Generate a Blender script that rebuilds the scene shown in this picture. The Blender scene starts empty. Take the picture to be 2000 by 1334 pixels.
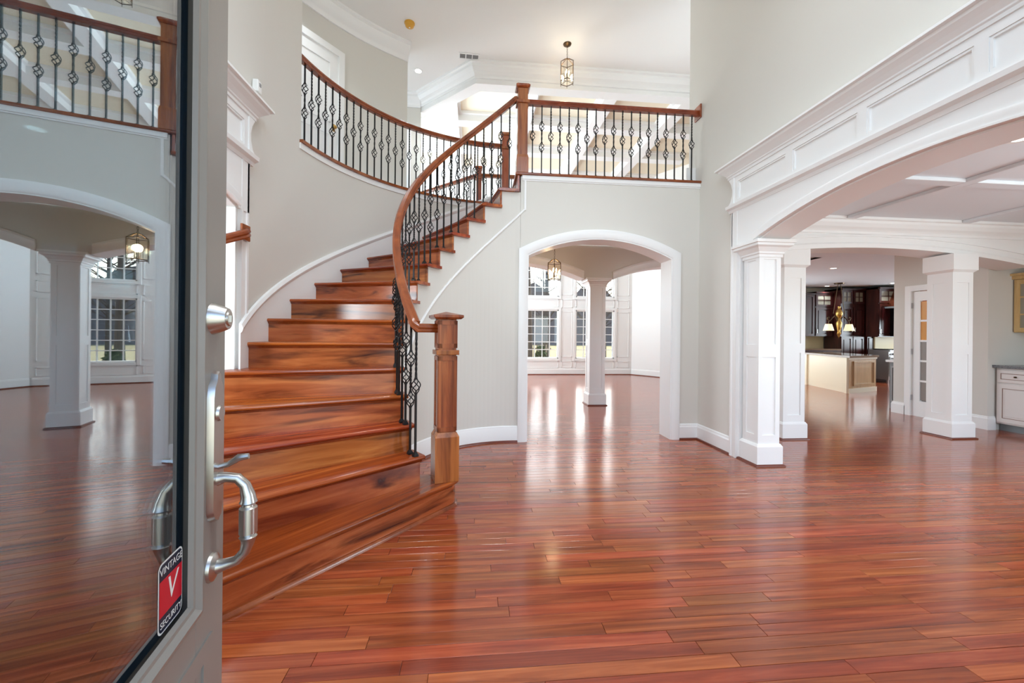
import bpy, bmesh, math, random
from math import sin, cos, pi, radians, sqrt
from mathutils import Vector

random.seed(7)
S = bpy.context.scene
C = S.collection

# ------------------------------------------------------------------ camera
EYE = 1.28
YAW = radians(5.5)
cd = bpy.data.cameras.new('camera')
cd.sensor_width = 36.0
cd.lens = 36.0 * 790.0 / 2000.0
cd.shift_y = -(667.0 - 651.0) / 2000.0
cd.clip_start = 0.05
cam = bpy.data.objects.new('camera', cd)
C.objects.link(cam)
cam.rotation_mode = 'XYZ'
cam.location = (0, 0, EYE)
from mathutils import Matrix
cam.matrix_world = (Matrix.Translation((0, 0, EYE)) @ Matrix.Rotation(-YAW, 4, 'Z')
                    @ Matrix.Rotation(pi / 2, 4, 'X') @ Matrix.Rotation(0.0098, 4, 'Z'))
S.camera = cam

# ------------------------------------------------------------------ view + world
S.view_settings.view_transform = 'Standard'
S.view_settings.look = 'None'
S.view_settings.gamma = 1.0
S.view_settings.use_curve_mapping = False
S.view_settings.exposure = 0.42
S.cycles.max_bounces = 14
S.cycles.diffuse_bounces = 7
S.cycles.glossy_bounces = 5
S.cycles.transparent_max_bounces = 16
S.cycles.sample_clamp_indirect = 6.0
S.cycles.caustics_reflective = False
S.cycles.caustics_refractive = False

W = bpy.data.worlds.new('sky')
S.world = W
W.use_nodes = True
nt = W.node_tree
bg = nt.nodes['Background']
sky = nt.nodes.new('ShaderNodeTexSky')
sky.sky_type = 'NISHITA'
sky.sun_disc = False
sky.sun_elevation = radians(40)
sky.sun_rotation = radians(20)
sky.air_density = 1.0
sky.dust_density = 2.0
nt.links.new(sky.outputs[0], bg.inputs[0])
bg.inputs[1].default_value = 0.45

def sun(rot, e):
    l = bpy.data.lights.new('sun', 'SUN'); l.energy = e; l.angle = radians(1.0); l.color = (1, .95, .87)
    o = bpy.data.objects.new('sun', l); C.objects.link(o); o.rotation_euler = rot
sun((radians(-30), radians(42), 0), 5.0)

def area(name, loc, rot, sx, sy, e, col=(.80, .925, 1.0)):
    l = bpy.data.lights.new(name, 'AREA'); l.shape = 'RECTANGLE'; l.size = sx; l.size_y = sy
    l.energy = e; l.color = col
    o = bpy.data.objects.new(name, l); C.objects.link(o); o.location = loc; o.rotation_euler = rot
    return o
R90 = pi / 2
# entrance and nook daylight; the other lamps are fill added at assumed windows
area('foyer_front_fill', (.45, -.40, 4.3), (R90 + .3, 0, 0), 2.6, 2.2, 52)  # added foyer fill; the window above the door is assumed
area('entrance_daylight', (.5, -.75, 1.25), (R90, 0, 0), 1.8, 2.3, 10)
area('right_room_front_fill', (5.0, -.35, 1.5), (R90 + .45, 0, 0), 2.6, 1.8, 52)  # added fill tilted up to the room ceiling, source unseen
area('great_room_side_fill', (-3.3, 9.8, 3.2), (R90 + .75, 0, -R90), 4.2, 4.2, 600)  # added fill tilted up to brighten the coffers, source unseen
area('right_room_side_fill', (7.42, 1.15, 1.45), (R90 + .12, 0, R90), 1.7, 1.5, 75)  # added with its wall opening to brighten the left foyer walls
area('nook_window_daylight', (7.6, 11.3, 1.5), (-R90, 0, 0), 2.0, 1.9, 50)
area('left_room_front_fill', (-5.0, -.35, 1.5), (R90 + .15, 0, -.5), 2.6, 1.8, 260)  # added fill reaching the right foyer wall through the left arch
area('kitchen_side_fill', (13.8, 8.5, 1.7), (R90, 0, R90), 2.2, 1.3, 120)  # added kitchen fill, no window in this wall

# ------------------------------------------------------------------ materials
def newmat(name):
    m = bpy.data.materials.new(name); m.use_nodes = True
    return m, m.node_tree.nodes, m.node_tree.links, m.node_tree.nodes['Principled BSDF']
def srgb(r, g, b):
    f = lambda c: (c / 255 / 12.92) if c / 255 <= .04045 else ((c / 255 + .055) / 1.055) ** 2.4
    return (f(r), f(g), f(b), 1)
def paint(name, col, rough=.5, bump=0.0, spec=.4, metal=0.0):
    m, N, L, P = newmat(name)
    P.inputs['Base Color'].default_value = col
    P.inputs['Roughness'].default_value = rough
    P.inputs['Specular IOR Level'].default_value = spec
    P.inputs['Metallic'].default_value = metal
    if bump:
        n = N.new('ShaderNodeTexNoise'); n.inputs['Scale'].default_value = 160; n.inputs['Detail'].default_value = 3
        b = N.new('ShaderNodeBump'); b.inputs['Strength'].default_value = bump; b.inputs['Distance'].default_value = .002
        L.new(n.outputs['Fac'], b.inputs['Height']); L.new(b.outputs[0], P.inputs['Normal'])
    return m
def emit(name, col, e):
    m, N, L, P = newmat(name)
    P.inputs['Base Color'].default_value = col
    P.inputs['Emission Color'].default_value = col
    P.inputs['Emission Strength'].default_value = e
    return m
def wood(name, dark, mid, light, scale=(1.2, 16, 16), rough=.2, vary=.35, streak=.5, world=False, knots=0.0, coat=.3):
    m, N, L, P = newmat(name)
    tc = N.new('ShaderNodeTexCoord'); oi = N.new('ShaderNodeObjectInfo')
    at = N.new('ShaderNodeAttribute'); at.attribute_name = 'rnd'
    geo = N.new('ShaderNodeNewGeometry')
    add = N.new('ShaderNodeMath'); add.operation = 'ADD'
    L.new(oi.outputs['Random'], add.inputs[0]); L.new(at.outputs['Fac'], add.inputs[1])
    frac = N.new('ShaderNodeMath'); frac.operation = 'FRACT'; L.new(add.outputs[0], frac.inputs[0])
    rnd = frac.outputs[0]
    mul = N.new('ShaderNodeMath'); mul.operation = 'MULTIPLY'; mul.inputs[1].default_value = 47.3; L.new(rnd, mul.inputs[0])
    vadd = N.new('ShaderNodeVectorMath'); vadd.operation = 'ADD'
    L.new(geo.outputs['Position'] if world else tc.outputs['Object'], vadd.inputs[0]); L.new(mul.outputs[0], vadd.inputs[1])
    mp = N.new('ShaderNodeMapping'); mp.inputs['Scale'].default_value = scale; L.new(vadd.outputs[0], mp.inputs[0])
    n1 = N.new('ShaderNodeTexNoise'); n1.inputs['Scale'].default_value = 1.0; n1.inputs['Detail'].default_value = 6
    n1.inputs['Roughness'].default_value = .6; n1.inputs['Distortion'].default_value = .7
    L.new(mp.outputs[0], n1.inputs['Vector'])
    rp = N.new('ShaderNodeValToRGB'); e = rp.color_ramp.elements
    e[0].position = .28; e[0].color = dark; e[1].position = .72; e[1].color = light
    x = rp.color_ramp.elements.new(.5); x.color = mid
    L.new(n1.outputs['Fac'], rp.inputs[0])
    # dark figure streaks
    mp2 = N.new('ShaderNodeMapping'); mp2.inputs['Scale'].default_value = (scale[0] * .7, scale[1] * .45, scale[2] * .45)
    L.new(vadd.outputs[0], mp2.inputs[0])
    n2 = N.new('ShaderNodeTexNoise'); n2.inputs['Scale'].default_value = 1.3; n2.inputs['Detail'].default_value = 9
    n2.inputs['Distortion'].default_value = 1.6; L.new(mp2.outputs[0], n2.inputs['Vector'])
    r2 = N.new('ShaderNodeValToRGB'); r2.color_ramp.elements[0].position = .53; r2.color_ramp.elements[1].position = .72
    r2.color_ramp.elements[0].color = (0, 0, 0, 1); r2.color_ramp.elements[1].color = (streak, streak, streak, 1)
    L.new(n2.outputs['Fac'], r2.inputs[0])
    mx = N.new('ShaderNodeMixRGB'); mx.blend_type = 'MIX'; mx.inputs[2].default_value = (dark[0] * .28, dark[1] * .22, dark[2] * .25, 1)
    L.new(r2.outputs[0], mx.inputs[0]); L.new(rp.outputs[0], mx.inputs[1])
    # per-piece tone
    mr = N.new('ShaderNodeMapRange'); mr.inputs[3].default_value = 1 - vary; mr.inputs[4].default_value = 1 + vary
    L.new(rnd, mr.inputs[0])
    hs = N.new('ShaderNodeHueSaturation'); L.new(mr.outputs[0], hs.inputs['Value']); L.new(mx.outputs[0], hs.inputs['Color'])
    hr = N.new('ShaderNodeMapRange'); hr.inputs[3].default_value = .494; hr.inputs[4].default_value = .509
    m7 = N.new('ShaderNodeMath'); m7.operation = 'MULTIPLY'; m7.inputs[1].default_value = 7.7; L.new(rnd, m7.inputs[0])
    f7 = N.new('ShaderNodeMath'); f7.operation = 'FRACT'; L.new(m7.outputs[0], f7.inputs[0]); L.new(f7.outputs[0], hr.inputs[0])
    L.new(hr.outputs[0], hs.inputs['Hue'])
    L.new(hs.outputs[0], P.inputs['Base Color'])
    P.inputs['Roughness'].default_value = rough
    P.inputs['Coat Weight'].default_value = coat; P.inputs['Coat Roughness'].default_value = rough * .8
    b = N.new('ShaderNodeBump'); b.inputs['Strength'].default_value = .05; b.inputs['Distance'].default_value = .003
    L.new(n1.outputs['Fac'], b.inputs['Height']); L.new(b.outputs[0], P.inputs['Normal'])
    return m

M = {}
M['wall'] = paint('greige_wall_paint', srgb(214, 211, 204), .7, .03, .25)
M['wall_cream'] = paint('cream_wall_paint', srgb(214, 204, 168), .7, .03, .25)
M['white'] = paint('white_trim_paint', srgb(236, 236, 235), .38)
M['ceiling'] = paint('ceiling_paint', srgb(236, 235, 232), .8, .02, .2)
M['ceil_warm'] = paint('warm_ceiling_paint', srgb(226, 231, 235), .8, .02, .2)
M['coffer'] = paint('cream_coffer_paint', srgb(232, 222, 200), .8, 0, .2)
M['floor'] = wood('cherry_floor', srgb(112, 46, 24), srgb(154, 72, 40), srgb(186, 100, 58), (1.1, 24, 24), .17, .2, .4, world=True, coat=.25)
M['tread'] = wood('tigerwood_tread', srgb(112, 40, 14), srgb(150, 64, 24), srgb(186, 96, 42), (1.0, 14, 14), .2, .2, .45)
M['riser'] = wood('tigerwood_riser', srgb(118, 50, 20), srgb(168, 88, 44), srgb(198, 120, 66), (1.3, 13, 13), .24, .14, 1.0)
M['rail'] = wood('handrail_wood', srgb(104, 44, 18), srgb(134, 62, 28), srgb(160, 82, 40), (4, 4, 4), .22, .05, .2)
M['newel'] = wood('newel_wood', srgb(104, 44, 18), srgb(146, 74, 36), srgb(176, 100, 52), (14, 14, 1.1), .24, .18, .6)
M['shoe'] = paint('wood_shoe', srgb(104, 46, 28), .3)
M['iron'] = paint('black_iron', srgb(36, 35, 35), .42, 0, .5, .6)
M['nickel'] = paint('satin_nickel', srgb(196, 194, 190), .28, 0, .5, 1.0)
M['bronze'] = paint('aged_bronze', srgb(92, 74, 54), .35, 0, .5, .9)
M['brass'] = paint('brass', srgb(190, 150, 82), .3, 0, .5, .9)
M['door'] = paint('taupe_door_paint', srgb(140, 136, 130), .33, .02)
M['dark'] = paint('dark_gasket', srgb(40, 62, 84), .35)
M['darkwood'] = wood('mahogany_cabinet', srgb(38, 14, 12), srgb(58, 22, 20), srgb(78, 32, 28), (9, 9, 1.2), .28, .12, .2)
M['maple'] = wood('glazed_maple', srgb(178, 142, 92), srgb(196, 160, 108), srgb(208, 176, 126), (9, 9, 1.2), .35, .05, .1)
M['cream_cab'] = paint('cream_cabinet', srgb(226, 214, 188), .4)
M['glaze_cab'] = paint('pale_glazed_cabinet', srgb(214, 206, 202), .4)
M['glaze_line'] = paint('brown_glaze', srgb(140, 112, 100), .5)
M['grey_cab'] = paint('grey_cabinet', srgb(120, 124, 126), .4)
M['steel'] = paint('stainless', srgb(190, 190, 190), .3, 0, .5, .9)
M['copper'] = paint('copper_hood', srgb(120, 60, 36), .3, 0, .5, .8)
M['black'] = paint('black_glass', srgb(14, 14, 15), .15)
M['plastic'] = paint('white_plastic', srgb(232, 232, 230), .4)
M['gold'] = paint('yellowed_cover', srgb(214, 160, 60), .4)
M['grille'] = paint('grey_grille', srgb(150, 150, 150), .6)
M['lamp_on'] = emit('lit_bulb', (1, .82, .55, 1), 12)
M['can_on'] = emit('lit_downlight', (1, .93, .82, 1), 5)
M['shade'] = emit('lit_fabric_shade', (1, .8, .5, 1), .6)
M['curtain'] = paint('cream_curtain', srgb(216, 206, 186), .8)
M['red'] = paint('sticker_red', srgb(196, 28, 46), .4)
M['navy'] = paint('sticker_navy', srgb(28, 34, 52), .4)
M['tile'] = paint('cream_backsplash', srgb(222, 204, 164), .35)

def granite(name, a, b):
    m, N, L, P = newmat(name)
    v = N.new('ShaderNodeTexNoise'); v.inputs['Scale'].default_value = 70; v.inputs['Detail'].default_value = 4
    r = N.new('ShaderNodeValToRGB'); r.color_ramp.elements[0].color = a; r.color_ramp.elements[1].color = b
    r.color_ramp.elements[0].position = .38; r.color_ramp.elements[1].position = .66
    L.new(v.outputs['Fac'], r.inputs[0]); L.new(r.outputs[0], P.inputs['Base Color']); P.inputs['Roughness'].default_value = .15
    return m
M['granite'] = granite('grey_granite', srgb(44, 46, 50), srgb(150, 152, 156))
M['granite_tan'] = granite('tan_granite', srgb(84, 62, 46), srgb(160, 134, 108))

def glass(name, tint, lo, hi, rough=0.0):
    m, N, L, P = newmat(name)
    N.remove(P)
    out = [n for n in N if n.type == 'OUTPUT_MATERIAL'][0]
    t = N.new('ShaderNodeBsdfTransparent'); t.inputs[0].default_value = tint
    g = N.new('ShaderNodeBsdfGlossy'); g.inputs['Roughness'].default_value = rough; g.inputs['Color'].default_value = (.95, .97, 1, 1)
    fr = N.new('ShaderNodeLayerWeight'); fr.inputs['Blend'].default_value = .35
    mr = N.new('ShaderNodeMapRange'); mr.inputs[3].default_value = lo; mr.inputs[4].default_value = hi
    L.new(fr.outputs['Fresnel'], mr.inputs[0])
    mx = N.new('ShaderNodeMixShader'); L.new(mr.outputs[0], mx.inputs[0]); L.new(t.outputs[0], mx.inputs[1]); L.new(g.outputs[0], mx.inputs[2])
    L.new(mx.outputs[0], out.inputs[0])
    return m
M['glass'] = glass('window_glass', (.95, .97, .96, 1), .004, .5)
M['door_glass'] = glass('entry_door_glass', (.66, .76, .79, 1), .26, .8)
M['lantern_glass'] = glass('seeded_glass', (1, .95, .85, 1), .05, .4)
M['amber_light_pane'] = paint('amber_light_pane', srgb(206, 140, 52), .25)  # amber colour paints in warm light on the upper french door panes
M['grey_pane'] = paint('frosted_grey_pane', srgb(142, 134, 128), .3)
M['cab_pane'] = paint('cabinet_pane', srgb(150, 146, 132), .15)

def ground_mat():
    m, N, L, P = newmat('winter_lawn')
    n = N.new('ShaderNodeTexNoise'); n.inputs['Scale'].default_value = .8; n.inputs['Detail'].default_value = 8
    r = N.new('ShaderNodeValToRGB'); r.color_ramp.elements[0].color = srgb(120, 112, 70); r.color_ramp.elements[1].color = srgb(196, 176, 128)
    L.new(n.outputs['Fac'], r.inputs[0]); L.new(r.outputs[0], P.inputs['Base Color']); P.inputs['Roughness'].default_value = 1
    return m
M['ground'] = ground_mat()
M['bark'] = paint('bark', srgb(84, 74, 68), .9, .2)
M['needles'] = paint('evergreen', srgb(74, 88, 62), .9)
M['woods'] = paint('distant_woods', srgb(112, 100, 96), 1.0)
M['fence'] = paint('weathered_fence', srgb(150, 140, 124), .9)

# ------------------------------------------------------------------ mesh helpers
class MB:
    def __init__(s): s.v = []; s.f = []
    def add(s, vs, fs):
        b = len(s.v); s.v += [tuple(p) for p in vs]; s.f += [tuple(i + b for i in f) for f in fs]; return s
    def box(s, x0, x1, y0, y1, z0, z1):
        return s.add([(x0, y0, z0), (x1, y0, z0), (x1, y1, z0), (x0, y1, z0), (x0, y0, z1), (x1, y0, z1), (x1, y1, z1), (x0, y1, z1)],
                     [(0, 3, 2, 1), (4, 5, 6, 7), (0, 1, 5, 4), (1, 2, 6, 5), (2, 3, 7, 6), (3, 0, 4, 7)])
    def frust(s, w0, w1, z0, z1, cx=0, cy=0, d0=None, d1=None):
        d0 = w0 if d0 is None else d0; d1 = w1 if d1 is None else d1
        a, b, c, d = w0 / 2, d0 / 2, w1 / 2, d1 / 2
        return s.add([(cx - a, cy - b, z0), (cx + a, cy - b, z0), (cx + a, cy + b, z0), (cx - a, cy + b, z0),
                      (cx - c, cy - d, z1), (cx + c, cy - d, z1), (cx + c, cy + d, z1), (cx - c, cy + d, z1)],
                     [(0, 3, 2, 1), (4, 5, 6, 7), (0, 1, 5, 4), (1, 2, 6, 5), (2, 3, 7, 6), (3, 0, 4, 7)])
    def prism(s, poly, z0, z1):
        n = len(poly)
        return s.add([(x, y, z0) for x, y in poly] + [(x, y, z1) for x, y in poly],
                     [tuple(range(n - 1, -1, -1)), tuple(range(n, 2 * n))] + [(i, (i + 1) % n, n + (i + 1) % n, n + i) for i in range(n)])
    def sweep(s, path, A, B, prof, cap=True, closed=False):
        n, m = len(path), len(prof)
        vs = []
        for P, a, b in zip(path, A, B):
            P, a, b = Vector(P), Vector(a), Vector(b)
            vs += [P + a * u + b * w for u, w in prof]
        fs = []
        for i in range(n if closed else n - 1):
            j = (i + 1) % n
            for k in range(m):
                l = (k + 1) % m
                fs.append((i * m + k, i * m + l, j * m + l, j * m + k))
        if cap and not closed:
            fs += [tuple(range(m)), tuple(range((n - 1) * m, n * m))]
        return s.add(vs, fs)
    def tube(s, pts, r, n=6, cap=True):
        pts = [Vector(p) for p in pts]
        rs = r if isinstance(r, (list, tuple)) else [r] * len(pts)
        vs = []; ref = None
        for i, p in enumerate(pts):
            t = (pts[min(i + 1, len(pts) - 1)] - pts[max(i - 1, 0)])
            t = t.normalized() if t.length > 1e-9 else Vector((0, 0, 1))
            if ref is None: ref = Vector((1, 0, 0)) if abs(t.x) < .9 else Vector((0, 1, 0))
            u = (ref - t * ref.dot(t)).normalized(); w = t.cross(u); ref = u
            vs += [p + (u * cos(2 * pi * k / n) + w * sin(2 * pi * k / n)) * rs[i] for k in range(n)]
        fs = [(i * n + k, i * n + (k + 1) % n, (i + 1) * n + (k + 1) % n, (i + 1) * n + k) for i in range(len(pts) - 1) for k in range(n)]
        if cap: fs += [tuple(range(n)), tuple(range((len(pts) - 1) * n, len(pts) * n))]
        return s.add(vs, fs)
    def lathe(s, prof, n=16, c=(0, 0, 0)):
        m = len(prof)
        vs = [(c[0] + r * cos(2 * pi * k / n), c[1] + r * sin(2 * pi * k / n), c[2] + z) for k in range(n) for r, z in prof]
        fs = [(k * m + i, ((k + 1) % n) * m + i, ((k + 1) % n) * m + i + 1, k * m + i + 1) for k in range(n) for i in range(m - 1)]
        return s.add(vs, fs)
    def xf(s, mat, start=0):
        s.v[start:] = [tuple(mat @ Vector(p)) for p in s.v[start:]]; return s
    def build(s, name, mat, parent=None, smooth=False, bevel=0, kind=None, seg=2):
        me = bpy.data.meshes.new(name); me.from_pydata(s.v, [], s.f)
        bm = bmesh.new(); bm.from_mesh(me)
        bmesh.ops.remove_doubles(bm, verts=bm.verts, dist=1e-5)
        bmesh.ops.recalc_face_normals(bm, faces=bm.faces); bm.to_mesh(me); bm.free()
        if mat: me.materials.append(M[mat] if isinstance(mat, str) else mat)
        o = bpy.data.objects.new(name, me); C.objects.link(o)
        if parent: o.parent = parent
        if smooth:
            for p in me.polygons: p.use_smooth = True
            if hasattr(me, 'set_sharp_from_angle'): me.set_sharp_from_angle(angle=radians(35))
        if bevel:
            b = o.modifiers.new('bevel', 'BEVEL'); b.width = bevel; b.segments = seg; b.limit_method = 'ANGLE'
        if kind: o['kind'] = kind
        return o

def thing(name, label, cat, loc=(0, 0, 0), rotz=0, group=None):
    o = bpy.data.objects.new(name, None); C.objects.link(o); o.empty_display_size = .1
    o.location = loc; o.rotation_euler = (0, 0, rotz); o['label'] = label; o['category'] = cat
    if group: o['group'] = group
    return o
def tag(o, label, cat, group=None):
    o['label'] = label; o['category'] = cat
    if group: o['group'] = group
    return o
def struct(name, mb, mat, label=None, **k):
    o = mb.build(name, mat, kind='structure', **k)
    if label: o['label'] = label
    return o
def copytree(o, parent=None):
    c = o.copy(); C.objects.link(c); c.parent = parent
    for ch in list(o.children): copytree(ch, c)
    return c
def hrun(mb, pts, prof, side=1, closed=False):
    """moulding profile (out, z) along a horizontal polyline, out = left of travel * side, mitred"""
    pts = [Vector(p) for p in pts]; A = []
    n = len(pts)
    for i in range(n):
        if closed: d0 = (pts[i] - pts[i - 1]).normalized(); d1 = (pts[(i + 1) % n] - pts[i]).normalized()
        else:
            d0 = (pts[i] - pts[i - 1]).normalized() if i else (pts[1] - pts[0]).normalized()
            d1 = (pts[i + 1] - pts[i]).normalized() if i < n - 1 else d0
        n0 = Vector((-d0.y, d0.x, 0)); n1 = Vector((-d1.y, d1.x, 0))
        a = (n0 + n1); a = a / max(.3, a.dot(n0)) if a.length > 1e-6 else n0
        A.append(a * side)
    mb.sweep(pts, A, [(0, 0, 1)] * n, prof, closed=closed)
    return mb
BASE = [(0, 0), (.02, 0), (.02, .15), (.014, .165), (.012, .18), (0, .19)]
SHOE = [(0, 0), (.04, 0), (.037, .014), (.028, .022), (.0, .022)]
CROWN = [(0, 0), (.02, 0), (.025, .03), (.04, .05), (.07, .075), (.10, .12), (.105, .15), (.13, .16), (.13, .19), (0, .19)]
CAS = [(0, 0), (.105, 0), (.105, .022), (.085, .03), (.02, .026), (0, .016)]

# ------------------------------------------------------------------ key dimensions
RISE = .1985
FL2 = 16 * RISE          # 3.176
CX, CY = .467, 3.653     # centre of the curved stair
RI, RO = 1.074, 2.253
RW = 1.10                # concave wall under the stair
XR, XL = 2.77, -1.786     # foyer side walls
YA = 4.75                # wall with the centre arch
HC = 5.85                # foyer / hall ceiling
def phi(k): return radians(236.54 - 7.384 * k - .1132 * k * k)
def kof(a):
    d = 236.54 - math.degrees(a)
    return (-7.384 + sqrt(7.384 ** 2 + 4 * .1132 * d)) / (2 * .1132)
def pol(r, a, z=0): return (CX + r * cos(a), CY + r * sin(a), z)

# ------------------------------------------------------------------ floor of cherry planks
sub = struct('floor', MB().box(-10.5, 14.2, -.3, 13.2, -.06, -.012), 'shoe', 'reddish cherry plank floor running through foyer and rooms')
PW = .07
planks = []
y = -.28
while y < 12.6:
    x = -10.4 - random.random() * 1.2
    while x < 14:
        ln = random.choice([.42, .55, .7, .85, 1.0, 1.2, 1.45])
        planks.append((x, y, ln)); x += ln
    y += PW
def parea(p):
    cx, cy = p[0] + p[2] / 2, p[1] + PW / 2
    D = cx * sin(YAW) + cy * cos(YAW); l = cx * cos(YAW) - cy * sin(YAW)
    if D < .9 or abs(l / D) > 1.25: return 0
    if EYE / D * 790 + 651 > 1345: return 0
    # hidden under the stair or beyond walls
    r = math.hypot(cx - CX, cy - CY); a = math.degrees(math.atan2(cy - CY, cx - CX)) % 360
    if r > 1.1 and 90 < a < 229: return 0
    if cx < -.55 and cy < 2.4 and l / D < -.72: return 0
    if cy > 4.75 and cx < .6: return 0
    return p[2] / D ** 3
planks.sort(key=parea, reverse=True)
near, rest = planks[:300], planks[300:]
pm = {}
for ln in {p[2] for p in planks}:
    g = .0009; mb = MB()
    mb.add([(g, g, -.012), (ln - g, g, -.012), (ln - g, PW - g, -.012), (g, PW - g, -.012),
            (g, g, -.0008), (ln - g, g, -.0008), (ln - g, PW - g, -.0008), (g, PW - g, -.0008),
            (g + .001, g + .001, 0), (ln - g - .001, g + .001, 0), (ln - g - .001, PW - g - .001, 0), (g + .001, PW - g - .001, 0)],
           [(8, 9, 10, 11)] + [(i, (i + 1) % 4, 4 + (i + 1) % 4, 4 + i) for i in range(4)] + [(4 + i, 4 + (i + 1) % 4, 8 + (i + 1) % 4, 8 + i) for i in range(4)])
    o = mb.build('plank', 'floor'); pm[ln] = o.data; bpy.data.objects.remove(o)
for x, y, ln in near:
    o = bpy.data.objects.new('plank', pm[ln]); C.objects.link(o); o.parent = sub; o.location = (x, y, 0)
vs, fs, rn = [], [], []
for x, y, ln in rest:
    g = .0009; b = len(vs)
    vs += [(x + g, y + g, -.012), (x + ln - g, y + g, -.012), (x + ln - g, y + PW - g, -.012), (x + g, y + PW - g, -.012),
           (x + g, y + g, 0), (x + ln - g, y + g, 0), (x + ln - g, y + PW - g, 0), (x + g, y + PW - g, 0)]
    fs += [(b + 4, b + 5, b + 6, b + 7)] + [(b + i, b + (i + 1) % 4, b + 4 + (i + 1) % 4, b + 4 + i) for i in range(4)]
    rn += [random.random()] * 5
me = bpy.data.meshes.new('distant_planks'); me.from_pydata(vs, [], fs); me.materials.append(M['floor'])
me.attributes.new('rnd', 'FLOAT', 'FACE').data.foreach_set('value', rn)
o = bpy.data.objects.new('distant_planks', me); C.objects.link(o); o.parent = sub; o['kind'] = 'stuff'

# ------------------------------------------------------------------ walls with arched openings
def arch_wall(mb, mapf, s0, s1, z1, o0, o1, arc, n=28, z0=0):
    """mapf(s, z, t) -> xyz ; t in {0,1} front/back ; opening o0..o1 with top arc(s)"""
    def slab(a, b, za0, zb0, top):
        q = [(a, za0), (b, zb0), (b, top), (a, top)]
        vs = [mapf(s, z, 0) for s, z in q] + [mapf(s, z, 1) for s, z in q]
        mb.add(vs, [(0, 1, 2, 3), (7, 6, 5, 4), (0, 4, 5, 1), (3, 2, 6, 7)])
    def pier(a, b):
        q = [(a, z0), (b, z0), (b, z1), (a, z1)]
        vs = [mapf(s, z, 0) for s, z in q] + [mapf(s, z, 1) for s, z in q]
        mb.add(vs, [(0, 1, 2, 3), (7, 6, 5, 4), (0, 4, 5, 1), (3, 2, 6, 7), (1, 5, 6, 2), (0, 3, 7, 4)])
    if o0 > s0: pier(s0, o0)
    if s1 > o1: pier(o1, s1)
    for i in range(n):
        a = o0 + (o1 - o0) * i / n; b = o0 + (o1 - o0) * (i + 1) / n
        slab(a, b, arc(a), arc(b), z1)
    return mb
def arch_casing(mb, mapf, o0, o1, arc, zb, prof, n=32, legs=(True, True)):
    """casing around an opening; profile (outward in the wall plane, proud of the wall)"""
    pts = []
    if legs[0]: pts.append((o0, zb))
    for i in range(n + 1):
        s = o0 + (o1 - o0) * i / n; pts.append((s, arc(s)))
    if legs[1]: pts.append((o1, zb))
    nr = []
    for i in range(len(pts)):
        def dirn(a, b):
            d = Vector((b[0] - a[0], b[1] - a[1])); return d.normalized()
        d0 = dirn(pts[i - 1], pts[i]) if i else dirn(pts[0], pts[1])
        d1 = dirn(pts[i], pts[i + 1]) if i < len(pts) - 1 else d0
        n0 = Vector((-d0.y, d0.x)); n1 = Vector((-d1.y, d1.x)); a = n0 + n1
        nr.append(a / max(.3, a.dot(n0)))
    m = len(prof); vs = []
    for (s, z), a in zip(pts, nr):
        for u, w in prof:
            vs.append(mapf(s + a.x * u, z + a.y * u, -w))
    fs = [(i * m + k, i * m + (k + 1) % m, (i + 1) * m + (k + 1) % m, (i + 1) * m + k) for i in range(len(pts) - 1) for k in range(m)]
    fs += [tuple(range(m)), tuple(range((len(pts) - 1) * m, len(pts) * m))]
    mb.add(vs, fs); return mb

# centre arch wall (plane Y = YA, thickness .26)
TA = .26
ma = lambda s, z, t: (s, YA + t * TA, z)
mcas = lambda s, z, t: (s, YA + t, z)
OA0, OA1 = .635, 2.42
def arcA(s):
    c, h = (OA0 + OA1) / 2, (OA1 - OA0) / 2
    Rr = (h * h + .215 ** 2) / (2 * .215)
    return 2.215 + sqrt(Rr * Rr - (s - c) ** 2) - (Rr - .215)
mb = MB(); arch_wall(mb, ma, .546, XR, FL2 - .04, OA0, OA1, arcA)
wc = struct('wall_center', mb, 'wall', 'greige wall with arched opening below the balcony')
cas = MB(); arch_casing(cas, mcas, OA0, OA1, arcA, 0, CAS)
cas.build('trim_center_arch', 'white', kind='structure', smooth=True)
jm = MB()  # white lining of the reveal
pts = [(OA0, 0)] + [(OA0 + (OA1 - OA0) * i / 32, arcA(OA0 + (OA1 - OA0) * i / 32)) for i in range(33)] + [(OA1, 0)]
vs = []
for s, z in pts: vs += [(s, YA - .01, z), (s, YA + TA + .01, z)]
cxm = (OA0 + OA1) / 2
for s, z in pts:
    k = .012; vs += [(s + (k if s < cxm else -k), YA - .01, z - (k if 0 < z else 0)), (s + (k if s < cxm else -k), YA + TA + .01, z - (k if 0 < z else 0))]
n2 = len(pts) * 2
fs = []
for i in range(len(pts) - 1):
    fs += [(n2 + 2 * i, n2 + 2 * i + 1, n2 + 2 * i + 3, n2 + 2 * i + 2), (2 * i, 2 * i + 2, n2 + 2 * i + 2, n2 + 2 * i), (2 * i + 1, n2 + 2 * i + 1, n2 + 2 * i + 3, 2 * i + 3)]
jm.add(vs, fs); jm.build('trim_arch_lining', 'white', kind='structure', smooth=True)

# right foyer wall (plane X = XR .. XR+.27) with the wide arch
TR = .27
YR0, YR1 = .98, 3.74
def arcR(s): return max(2.2, 2.43 - .1135 * (s - 2.36) ** 2)
mr_ = lambda s, z, t: (XR + t * TR, s, z)
mb = MB(); arch_wall(mb, mr_, -.25, YA + .26, HC, .735, 3.985, arcR, 60)
struct('wall_right', mb, 'wall', 'tall greige foyer wall over the panelled arch')
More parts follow.
